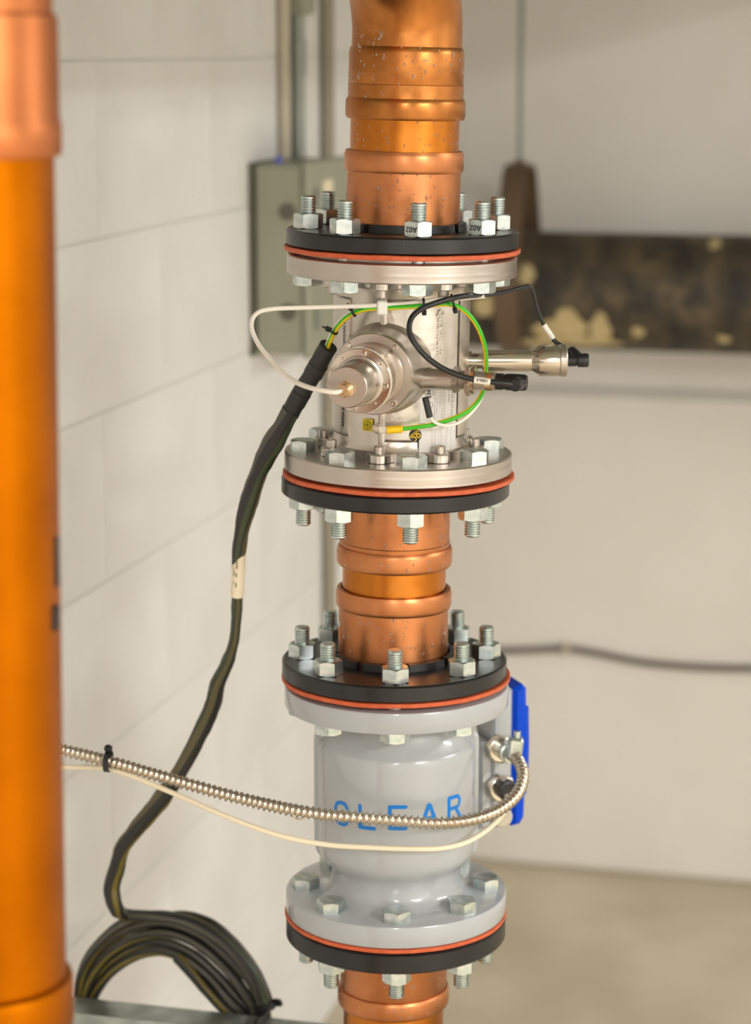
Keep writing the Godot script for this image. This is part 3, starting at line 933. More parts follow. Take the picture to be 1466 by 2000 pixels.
	droplets(low, 39, 28, 0.0564, r5t - 0.015, r5t - 0.004)
	# ---- strut with the clamp that holds the tail
	var a: Vector3 = Vector3(-0.3828, 0.5655, -0.098)
	var st := thing("strut_channel", "galvanised strut channel crossing the bottom of the picture", "strut", Transform3D(Basis(Vector3.UP, ROOM), rp(-0.02, a.y, -0.0775)))
	var w := 0.0206
	part(st, "channel", extrude(MB.new(), PackedVector2Array([Vector2(-w, -0.0413), Vector2(-w, 0), Vector2(w, 0), Vector2(w, -0.0413), Vector2(w - 0.0095, -0.0413), Vector2(w - 0.0095, -0.0353), Vector2(w - 0.007, -0.0353), Vector2(w - 0.007, -0.0388), Vector2(w - 0.0025, -0.0388), Vector2(w - 0.0025, -0.0025), Vector2(-w + 0.0025, -0.0025), Vector2(-w + 0.0025, -0.0388), Vector2(-w + 0.007, -0.0388), Vector2(-w + 0.007, -0.0353), Vector2(-w + 0.0095, -0.0353), Vector2(-w + 0.0095, -0.0413)]), -0.425, 0.62, 0.0, at(Vector3.ZERO, Basis(Vector3.UP, PI / 2))).mesh(), M.galvanised)
	for lx in [0.58]:
		part(st, "post", B(Vector3(0.041, a.y - 0.042, 0.041), 0.002, at(Vector3(lx, -0.0418 - (a.y - 0.042) / 2, 0))), M.galvanised)
	var cy := a.y + 0.012
	var cl := thing("pipe_clamp", "rubber lined pipe clamp round the copper tail on the strut", "clamp", at(Vector3(-0.0072, cy, 0)))
	part(cl, "rubber", L(pr([0.0507, -0.02, 0.0575, -0.02, 0.0575, 0.02, 0.0507, 0.02, 0.0507, -0.02]), 48), M.plastic)
	part(cl, "strap", L(pr([0.0576, -0.016, 0.0596, -0.016, 0.0596, 0.016, 0.0576, 0.016, 0.0576, -0.016]), 48), M.copper_dark)
	part(cl, "ear", B(Vector3(0.012, 0.03, 0.006), 0.001, at(Vector3(-0.064, 0, -0.012))), M.copper_dark)


# ---------------------------------------------------------------- the silver sensor valve
func screw(parent: Node, called: String, p: Vector3, d: Vector3, r: float, h: float, m: Material) -> MeshInstance3D:
	# socket cap screw: knurled head with a hex socket
	var mb := MB.new()
	lathe(mb, pr([r * 0.9, 0, r, 0.0003, r, h - 0.0006, r - 0.0006, h, r * 0.55, h, r * 0.5, h * 0.55, 0, h * 0.55]), 14, along(p, d))
	return part(parent, called, mb.mesh(), m)

func on_cyl(a: float, r: float, y: float) -> Transform3D:
	return Transform3D(Basis(Vector3.UP, a), Vector3(sin(a) * r, y, cos(a) * r))

func valve() -> void:
	var y2t: float = 1.3964
	var y2b: float = 1.3780
	var y3t: float = 1.2082
	var y3b: float = 1.1900
	var yc := (y2b + y3t) / 2.0
	var base := Transform3D(Basis(Vector3.BACK, TILT) * Basis(Vector3.UP, ROOM), Vector3(-0.0019, yc, 0))
	var v := thing("sensor_valve", "silver cast metal valve with a round stepped port on its front", "valve", base)
	var hb := y2b - yc
	var ht := y2t - yc
	var lb := y3t - yc
	var lbb := y3b - yc
	part(v, "upper_flange", L(pr([0.05, hb, 0.1078, hb, 0.109, hb + 0.0012, 0.109, ht - 0.0012, 0.1078, ht, 0.0945, ht, 0.0945, ht + 0.0028, 0.05, ht + 0.0028, 0.05, hb]), 96), M.steel)
	part(v, "lower_flange", L(pr([0.05, lbb - 0.0015, 0.0945, lbb - 0.0015, 0.0945, lbb, 0.1083, lbb, 0.1095, lbb + 0.0012, 0.1095, lb - 0.0012, 0.1083, lb, 0.05, lb, 0.05, lbb - 0.0015]), 96), M.steel)
	# cast body: plain left half, raised panel on the right, parting rib at the front
	var bb := MB.new()
	lathe(bb, pr([0.05, lb, 0.069, lb, 0.069, lb + 0.0075, 0.066, lb + 0.009, 0.0632, lb + 0.014, 0.0625, lb + 0.022, 0.0625, hb - 0.022, 0.0632, hb - 0.014, 0.066, hb - 0.009, 0.069, hb - 0.0075, 0.069, hb, 0.05, hb]), 72)
	part(v, "body", bb.mesh(), M.nickel)
	var ph := lb + 0.02
	var pt := hb - 0.02
	part(v, "side_panel", L(pr([0.061, ph - 0.003, 0.064, ph - 0.0015, 0.0657, ph + 0.001, 0.0657, pt - 0.001, 0.064, pt + 0.0015, 0.061, pt + 0.003]), 24, Transform3D.IDENTITY, 0.04, 1.19), M.nickel)
	part(v, "side_panel", L(pr([0.061, ph - 0.003, 0.064, ph - 0.0015, 0.066, ph + 0.001, 0.066, pt - 0.001, 0.064, pt + 0.0015, 0.061, pt + 0.003]), 12, Transform3D.IDENTITY, 1.235, 1.9), M.nickel)
	part(v, "side_panel", L(pr([0.061, ph - 0.003, 0.0635, ph, 0.0642, ph + 0.002, 0.0642, pt - 0.002, 0.0635, pt, 0.061, pt + 0.003]), 20, Transform3D.IDENTITY, -2.2, -0.6), M.nickel)
	part(v, "rib", B(Vector3(0.0062, pt - ph + 0.012, 0.012), 0.0018, at(Vector3(0, (pt + ph) / 2, 0.0635))), M.nickel)
	# lugs with cap screws round both ends
	for k in 8:
		var a := TAU * k / 8.0
		for s in [0, 1]:
			var y0 := lb if s == 0 else hb - 0.0085
			var lug := extrude(MB.new(), lug_outline(), 0, 0.0085, 0.0008, Transform3D(Basis(Vector3.UP, a) * Basis(Vector3.RIGHT, PI / 2), Vector3(0, y0 + 0.0085, 0))).mesh()
			var l := part(v, "lug", lug, M.nickel)
			var p := Vector3(sin(a) * 0.0745, y0 + (0.0085 if s == 0 else 0.0), cos(a) * 0.0745)
			screw(l, "cap_screw", p, Vector3.UP if s == 0 else Vector3.DOWN, 0.0052, 0.0075, M.turned)
	# port: turned steps on the front axis
	var po := at(Vector3(0, 0.0028, 0), Basis(Vector3.RIGHT, PI / 2))
	var port := part(v, "port", L(pr([0.02, 0.05, 0.044, 0.052, 0.0425, 0.066, 0.0402, 0.072, 0.0392, 0.076, 0.0385, 0.1, 0.0375, 0.1065, 0.0368, 0.1078, 0.025, 0.1078]), 80, po), M.turned)
	var sleeve := [0.0295, 0.1075, 0.0288, 0.109, 0.0288, 0.132]
	for i in 5:
		var y := 0.132 + i * 0.0034
		sleeve += [0.0288, y, 0.0288, y + 0.0014, 0.0262, y + 0.0017, 0.0262, y + 0.0031, 0.0288, y + 0.0034]
	sleeve += [0.0292, 0.151, 0.0292, 0.1525, 0.0286, 0.1535, 0.022, 0.1535]
	part(port, "threaded_sleeve", L(pr(sleeve), 72, po), M.polished)
	part(port, "seal_ring", L(pr([0.028, 0.1492, 0.0294, 0.1492, 0.0296, 0.1498, 0.0296, 0.1508, 0.028, 0.1508]), 72, po), M.white, Transform3D.IDENTITY, "white seal ring")
	part(port, "end_cap", L(pr([0.0228, 0.1533, 0.0222, 0.1545, 0.0202, 0.1552, 0.0188, 0.157, 0.0186, 0.1945, 0.0182, 0.1958, 0.0175, 0.1966, 0, 0.1966]), 64, po), M.turned)
	for ang in [50.0, 130.0, 230.0, 310.0]:
		var r := deg_to_rad(ang)
		screw(port, "cap_screw", Vector3(cos(r) * 0.0333, 0.0028 + sin(r) * 0.0333, 0.1076), Vector3.BACK, 0.0027, 0.0032, M.polished)
	for k in 4:
		var r := deg_to_rad(-9.0 + 90.0 * k)
		screw(port, "cap_screw", Vector3(cos(r) * 0.0248, 0.0028 + sin(r) * 0.0248, 0.1533), Vector3.BACK, 0.0025, 0.003, M.polished)
		var q := deg_to_rad(38.0 + 90.0 * k)
		part(port, "pin", L(pr([0.0012, 0, 0.0012, 0.0004, 0.0006, 0.001, 0, 0.0011]), 10, along(Vector3(cos(q) * 0.0248, 0.0028 + sin(q) * 0.0248, 0.1533), Vector3.BACK)), M.polished)
	var gx := at(Vector3(0, 0.0015, 0.1965), Basis(Vector3.RIGHT, PI / 2))
	part(port, "cable_gland", HX(0.0135, 0.0055, true, gx), M.brass)
	part(port, "gland_neck", L(pr([0.0056, 0.005, 0.0056, 0.0065, 0.005, 0.007, 0.005, 0.0085, 0.0056, 0.009, 0.0056, 0.0125, 0.005, 0.0135, 0.0032, 0.0135, 0.0032, 0.011, 0, 0.011]), 24, gx), M.brass)
	# earth stud on the rib
	var stud := part(v, "earth_stud", HX(0.009, 0.004, true, at(Vector3(-0.003, Vector3(-0.0204, 1.2401, 0.07).y - yc, 0.069), Basis(Vector3.RIGHT, PI / 2))), M.turned)
	screw(stud, "cap_screw", Vector3(-0.003, Vector3(-0.0204, 1.2401, 0.07).y - yc, 0.073), Vector3.BACK, 0.0033, 0.003, M.polished)
	# marks and stickers; angles count from the valve's own front
	var sa := deg_to_rad(-27.5 + 14.3)
	var sy: float = Vector3(-0.0329, 1.2414, 0.06).y - yc
	var st := part(v, "earth_sticker", patch(0.0648, sa - 0.085, sa + 0.085, sy - 0.0056, sy + 0.0056, 4), mat(Color(0.8, 0.72, 0.05), 0.45), Transform3D(Basis(Vector3.BACK, 0), Vector3.ZERO), "yellow earth symbol sticker")
	var sym := MB.new()
	var ring := []
	for j in 25:
		ring.append(Vector2(sa * 0.0652 + cos(TAU * j / 24) * 0.0036, sy + sin(TAU * j / 24) * 0.0042))
	wrap_stroke(sym, ring, 0.0005, 0.0652, 0.0002)
	for l in [[Vector2(-0.0022, 0.0), Vector2(0.0, 0.0003)], [Vector2(0, -0.0022), Vector2(0, 0.0024)], [Vector2(0.001, -0.0014), Vector2(0.001, 0.0016)]]:
		wrap_stroke(sym, [l[0] + Vector2(sa * 0.0652, sy), l[1] + Vector2(sa * 0.0652, sy)], 0.0005, 0.0652, 0.0002)
	part(st, "symbol", sym.mesh(), M.ink)
	var qa := deg_to_rad(13.0 + 14.3)
	var qy: float = Vector3(0.0121, 1.2335, 0.065).y - yc
	var qc := part(v, "round_sticker", L(pr([0, 0.0002, 0.0059, 0.0002, 0.006, 0]), 28, on_cyl(qa, 0.0661, qy) * at(Vector3.ZERO, Basis(Vector3.RIGHT, PI / 2))), M.ink, Transform3D.IDENTITY, "round black sticker with yellow lettering")
	part(qc, "lettering", text("QC", 0.0048, 0.0002, true), M.yellow, on_cyl(qa, 0.0664, qy) * at(Vector3(0.0012, -0.0014, 0), Basis(Vector3.BACK, deg_to_rad(-140.0))))
	part(qc, "lettering", text("PASSED", 0.0018, 0.0002, true), M.yellow, on_cyl(qa, 0.0664, qy) * at(Vector3(-0.0014, 0.0016, 0), Basis(Vector3.BACK, deg_to_rad(-140.0))))
	var la0 := asin(0.0185 / 0.066) + 0.249
	var la1 := asin(0.0535 / 0.066) + 0.249
	var ly0: float = Vector3(0.0334, 1.2168, 0.055).y - yc
	var ly1: float = Vector3(0.0331, 1.2793, 0.055).y - yc
	part(v, "rating_label", patch(0.0660, la0, la1, ly0, ly1, 14), M.rating, Transform3D.IDENTITY, "white rating label with grey print turned on its side")
	var ma := la0 + 0.13
	part(v, "test_mark", text("MET", 0.0042, 0.0002, true), M.ink, on_cyl(ma, 0.0662, ly1 - 0.006) * at(Vector3.ZERO, Basis(Vector3.BACK, -PI / 2)))
	# cast lettering on the panel, ink print on the left half
	var ca := asin(0.0365 / 0.066) + 0.249
	part(v, "cast_lettering", text("Quanium", 0.0074, 0.002, true), M.nickel, on_cyl(ca, 0.0659, Vector3(0.0343, 1.3292, 0.055).y - yc) * at(Vector3.ZERO, Basis(Vector3.BACK, -PI / 2)))
	part(v, "cast_letter", text("S", 0.006, 0.0008, true), M.nickel, on_cyl(asin(0.002 / 0.066) + 0.249, 0.0659, Vector3(0.0004, 1.3404, 0.065).y - yc))
	var ta := asin(-0.0525 / 0.0635) + 0.249
	part(v, "ink_print", text("OOIONN A", 0.0036, 0.0002, true), M.ink, on_cyl(ta, 0.0643, Vector3(-0.0544, 1.3241, 0.04).y - yc) * at(Vector3.ZERO, Basis(Vector3.BACK, PI / 2)))
	part(v, "ink_print", text("4B70A-21", 0.0036, 0.0002, true), M.ink, on_cyl(ta, 0.0643, Vector3(-0.0546, 1.2465, 0.04).y - yc) * at(Vector3.ZERO, Basis(Vector3.BACK, PI / 2)))

	# ---- two sensors screwed into the valve
	var sx := thing("pressure_sensor", "polished steel sensor with a wide end pointing right from the valve", "sensor", Transform3D(Basis(Vector3.BACK, -PI / 2 + 0.006), Vector3(0.058, Vector3(0.0648, 1.2946, 0).y, 0)))
	part(sx, "neck", L(pr([0, 0, 0.0095, 0, 0.0095, 0.0085, 0.0075, 0.009, 0.0075, 0.018, 0.0095, 0.0185, 0.0095, 0.0205, 0.01, 0.021]), 40), M.polished)
	part(sx, "barrel", L(pr([0, 0.02, 0.0098, 0.02, 0.0104, 0.0208, 0.0104, 0.0655, 0.0146, 0.072, 0.015, 0.073, 0.015, 0.092, 0, 0.092]), 48), M.polished)
	part(sx, "end_ring", L(pr([0, 0.0915, 0.0146, 0.0915, 0.0155, 0.093, 0.0155, 0.0985, 0.0146, 0.0995, 0, 0.0995]), 48), M.turned)
	var cn := part(sx, "connector", L(pr([0, 0.099, 0.0058, 0.099, 0.0058, 0.108, 0.0052, 0.1085, 0.0052, 0.1095, 0.0066, 0.11, 0.0068, 0.118, 0.006, 0.1202, 0, 0.1205]), 28), M.plastic)
	var cs := MB.new()
	rod(cs, Vector3(0, 0.113, 0), Vector3(-0.008, 0.104, -0.013), 0.0052, 18, 0.001)
	part(cn, "cable_boot", cs.mesh(), M.plastic)
	var q0: Vector3 = Vector3(0.008, 1.2887, 0.072)
	var q1: Vector3 = Vector3(0.1166, 1.2877, 0.1)
	var sb := thing("proximity_sensor", "slim steel sensor with lock nuts in front of the valve body", "sensor", along(q0, q1 - q0))
	part(sb, "barrel", L(pr([0, -0.012, 0.0098, -0.012, 0.0103, -0.001, 0.0101, 0, 0.0103, 0.0006, 0.0103, 0.041, 0, 0.041]), 40), M.turned)
	part(sb, "hex_collar", HX(0.0215, 0.0065, true, at(Vector3(0, 0.0395, 0), Basis(Vector3.UP, 0.3))), M.turned)
	part(sb, "thread", L(thread_profile(0.0088, 0.046, 0.08, 0.001), 30), M.turned)
	part(sb, "lock_nut", HX(0.0262, 0.0055, true, at(Vector3(0, 0.052, 0), Basis(Vector3.UP, 0.15))), M.turned)
	part(sb, "washer", L(pr([0.006, 0.0575, 0.0128, 0.0575, 0.0128, 0.0605, 0.006, 0.0605]), 32), M.polished)
	part(sb, "coupling_nut", L(pr([0, 0.07, 0.0085, 0.07, 0.0088, 0.071, 0.0088, 0.0765, 0.007, 0.0775, 0.007, 0.0805, 0, 0.0805]), 32), M.brass)
	var bn := part(sb, "connector", L(pr([0, 0.0803, 0.0074, 0.0803, 0.0076, 0.0815, 0.0076, 0.0865, 0.0068, 0.087, 0.0068, 0.0885, 0.0075, 0.089, 0.0078, 0.095, 0.0076, 0.106, 0.0066, 0.1085, 0, 0.109]), 28), M.plastic)
	var c0: Vector3 = sb.transform.affine_inverse() * Vector3(0.1072, 1.2877, 0.1)
	var c1: Vector3 = sb.transform.affine_inverse() * Vector3(0.101, 1.2884, 0.118)
	var cb := MB.new()
	rod(cb, c0, c1, 0.0062, 20, 0.0012)
	part(bn, "cable_boot", cb.mesh(), M.plastic)

func thread_profile(r: float, y0: float, y1: float, depth: float) -> Array:
	var p := [Vector2(0, y0)]
	var y := y0
	while y < y1 - 0.001:
		p.append(Vector2(r, y))
		p.append(Vector2(r - depth * 0.6, y + 0.0006))
		y += 0.0012
	p.append(Vector2(r, y1))
	p.append(Vector2(0, y1))
	return p

func lug_outline() -> PackedVector2Array:
	# drawn in x, y where y points towards the axis after the turn about x
	var p := PackedVector2Array()
	p.append(Vector2(-0.018, 0.06))
	p.append(Vector2(-0.0105, 0.0725))
	for j in 9:
		var t := PI - PI * j / 8.0
		p.append(Vector2(cos(t) * 0.0095, 0.0755 + sin(t) * 0.0085))
	p.append(Vector2(0.0105, 0.0725))
	p.append(Vector2(0.018, 0.06))
	return p


# ---------------------------------------------------------------- the grey flow meter
func meter() -> void:
	var y6t: float = 0.9769
	var y6b: float = 0.9555
	var y7t: float = 0.7647
	var y7b: float = 0.7427
	var m := thing("flow_meter", "grey painted flow meter lettered CLEAR in blue with a blue cover", "flow meter", at(Vector3(-0.0047, y7b, 0)))
	var o := -y7b
	var fl := func(lo: float, hi: float) -> ArrayMesh: return L(pr([0.05, lo + o, 0.1075, lo + o, 0.1092, lo + o + 0.0006, 0.11, lo + o + 0.0022, 0.11, hi + o - 0.0022, 0.1092, hi + o - 0.0006, 0.1075, hi + o, 0.05, hi + o, 0.05, lo + o]), 96)
	part(m, "upper_flange", fl.call(y6b, y6t), M.grey)
	part(m, "raised_face", L(pr([0.05, y6t + o - 0.0005, 0.0945, y6t + o - 0.0005, 0.0945, y6t + o + 0.003, 0.05, y6t + o + 0.003]), 64), M.steel_in, at(Vector3.ZERO))
	part(m, "lower_flange", fl.call(y7b, y7t), M.grey)
	var R := 0.0788
	part(m, "body", L(pr([0.062, y6b + o + 0.001, 0.0635, y6b + o - 0.006, 0.0665, y6b + o - 0.013, 0.073, 0.9235 + o, 0.0765, 0.9205 + o, 0.0782, 0.917 + o, R, 0.911 + o, R, 0.818 + o, 0.0778, 0.809 + o, 0.0755, 0.803 + o, 0.0715, 0.798 + o, 0.067, 0.7945 + o, 0.0648, 0.79 + o, 0.0642, 0.784 + o, 0.0645, 0.778 + o, 0.0665, 0.772 + o, 0.0705, 0.768 + o, 0.077, y7t + o + 0.0004, 0.08, y7t + o]), 96), M.grey)
	# side seams where the shell halves meet
	for s in [-1.0, 1.0]:
		var out := PackedVector2Array()
		for q in [Vector2(0.06, 0.94), Vector2(0.0725, 0.94), Vector2(0.0808, 0.925), Vector2(0.0812, 0.92), Vector2(0.0812, 0.815), Vector2(0.079, 0.806), Vector2(0.0725, 0.797), Vector2(0.062, 0.793)]:
			out.append(Vector2(q.x * s, q.y + o))
		part(m, "seam_rib", extrude(MB.new(), out, -0.034, 0.012, 0.003).mesh(), M.grey)
	# lettering
	var yb: float = 0.8541 + o
	var hh := 0.0215
	var lets := {
		-43.0: [[Vector2(0.0075, 0.004), Vector2(0.006, 0.0012), Vector2(0.003, 0), Vector2(-0.002, 0.0), Vector2(-0.006, 0.0022), Vector2(-0.0078, 0.006), Vector2(-0.0078, 0.0155), Vector2(-0.006, 0.0193), Vector2(-0.002, 0.0215), Vector2(0.003, 0.0215), Vector2(0.006, 0.0203), Vector2(0.0075, 0.0175)]],
		-21.0: [[Vector2(-0.0078, 0.0215), Vector2(-0.0078, 0), Vector2(0.007, 0)]],
		0.3: [[Vector2(0.008, 0.0215), Vector2(-0.0072, 0.0215), Vector2(-0.0072, 0), Vector2(0.008, 0)], [Vector2(-0.0072, 0.0108), Vector2(0.0062, 0.0108)]],
		23.3: [[Vector2(-0.008, 0), Vector2(-0.0005, 0.0205), Vector2(0.0005, 0.0205), Vector2(0.008, 0)], [Vector2(-0.0045, 0.007), Vector2(0.0045, 0.007)]],
		45.5: [[Vector2(-0.0078, 0), Vector2(-0.0078, 0.0215), Vector2(0.0035, 0.0215), Vector2(0.0065, 0.0195), Vector2(0.0073, 0.016), Vector2(0.0065, 0.0125), Vector2(0.0035, 0.0105), Vector2(-0.0078, 0.0105)], [Vector2(0.001, 0.0105), Vector2(0.0078, 0)]],
	}
	for a in lets:
		var mb := MB.new()
		for line in lets[a]:
			var moved := []
			for q in line:
				moved.append(q * Vector2(1.0, hh / 0.0215) + Vector2(deg_to_rad(a) * R, yb - 0.0008 + a * 0.00006))
			wrap_stroke(mb, moved, 0.0037, R, 0.0003)
		part(m, "letter", mb.mesh(), M.ink_blue)
	# transmitter: local x away from the body, z towards the gland side
	var tr := part(m, "transmitter_neck", B(Vector3(0.055, 0.085, 0.06), 0.006, at(Vector3(0.084, 0.09, -0.062))), M.grey, at(Vector3.ZERO, Basis(Vector3.UP, deg_to_rad(20.0))))
	var ty0: float = Vector3(0.114, 0.8073, -0.05).y + o
	var ty1: float = Vector3(0.1123, 0.9541, -0.05).y + o
	var hbox := ty1 - ty0
	part(tr, "housing", B(Vector3(0.0228, hbox, 0.1), 0.003, at(Vector3(0.1212, (ty0 + ty1) / 2, -0.066))), M.grey)
	part(tr, "bracket", B(Vector3(0.014, hbox - 0.055, 0.09), 0.003, at(Vector3(0.1045, ty0 + (hbox - 0.055) / 2, -0.063))), M.grey)
	var cov := PackedVector2Array([Vector2(0.1325, ty0), Vector2(0.1325, ty1 - 0.001), Vector2(0.1425, ty1 + 0.003), Vector2(0.147, ty1 - 0.002), Vector2(0.1475, ty1 - 0.02), Vector2(0.1505, ty1 - 0.022), Vector2(0.1515, ty1 - 0.06), Vector2(0.1512, ty0 + 0.06), Vector2(0.149, ty0 + 0.034), Vector2(0.1468, ty0 + 0.03), Vector2(0.146, ty0 + 0.008), Vector2(0.142, ty0 + 0.0015)])
	part(tr, "cover", extrude(MB.new(), cov, -0.128, -0.0145, 0.004).mesh(), M.blue, Transform3D.IDENTITY, "blue plastic cover")
	var face := Basis(Vector3.RIGHT, PI / 2)
	var tinv: Transform3D = (m.transform * tr.transform).affine_inverse()
	var g1: Vector3 = tinv * Vector3(0.1021, 0.893, -0.05)
	var g2: Vector3 = tinv * Vector3(0.1036, 0.8514, -0.05)
	for g in [g1, g2]:
		var gl := part(tr, "gland", HX(0.0265, 0.009, true, at(Vector3(g.x - 0.001, g.y, -0.016), face * Basis(Vector3.UP, 0.25))), M.polished)
		# sub-level stops here: collar and nut are one turned piece
		gl.set_meta("label", "chrome hex gland")
	var nip := MB.new()
	lathe(nip, pr([0.0105, -0.008, 0.0105, 0.006, 0.0085, 0.007, 0.0085, 0.012, 0.0, 0.012]), 28, at(Vector3(g1.x + 0.002, g1.y, 0.0), face))
	part(tr, "nipple", nip.mesh(), M.zinc)
	var nip2 := MB.new()
	lathe(nip2, pr([0.0108, -0.008, 0.0108, 0.002, 0.0085, 0.003, 0.0075, 0.0, 0.0, 0.0]), 28, at(Vector3(g2.x + 0.002, g2.y, 0.0), face))
	part(tr, "nipple", nip2.mesh(), M.plastic)
	part(tr, "blank_plug", L(pr([0, 0, 0.0105, 0, 0.0105, 0.004, 0.009, 0.005, 0, 0.005]), 24, at(Vector3(g2.x + 0.002, ty0 + 0.012, -0.0165), face)), M.emt_white)


# ---------------------------------------------------------------- cables
# zip tie round a cable bundle: band, ratchet head and tail
func zip(parent: Node, p: Vector3, dir: Vector3, rx: float, ry: float, m: Material, head: Vector3, wide := 0.0028, tail := 0.012) -> void:
	var xf := along(p, dir)
	var mb := MB.new()
	var k := 24
	for j in k:
		var a0 := TAU * j / k
		var a1 := TAU * (j + 1) / k
		var d0 := Vector3(cos(a0) * rx, 0, sin(a0) * ry)
		var d1 := Vector3(cos(a1) * rx, 0, sin(a1) * ry)
		var n0 := d0.normalized()
		var n1 := d1.normalized()
		var th := 0.0009
		for e in [[wide / 2, 0.0, 1.0], [-wide / 2, 0.0, -1.0]]:
			mb.flat(xf * (d0 + Vector3.UP * e[0]), xf * (d1 + Vector3.UP * e[0]), xf * (d1 + n1 * th + Vector3.UP * e[0]), xf * (d0 + n0 * th + Vector3.UP * e[0]), xf.basis * Vector3(0, e[2], 0))
		mb.quad(xf * (d0 + n0 * th - Vector3.UP * wide / 2), xf * (d1 + n1 * th - Vector3.UP * wide / 2), xf * (d1 + n1 * th + Vector3.UP * wide / 2), xf * (d0 + n0 * th + Vector3.UP * wide / 2), xf.basis * n0, xf.basis * n1, xf.basis * n1, xf.basis * n0)
	var h := (head - dir.normalized() * head.dot(dir.normalized())).normalized()
	var hp := p + h * (maxf(rx, ry) * 1.02 + 0.0018)
	var y := dir.normalized()
	cbox(mb, Vector3(0.0045, wide + 0.0022, 0.0048), 0.0007, Transform3D(Basis(h.cross(y), y, h).orthonormalized(), hp))
	if tail > 0.0:
		cbox(mb, Vector3(0.0012, wide * 0.8, tail), 0.0003, Transform3D(Basis(h.cross(y), y, h).orthonormalized(), hp + h * tail * 0.5))
	part(parent, "cable_tie", mb.mesh(), m)

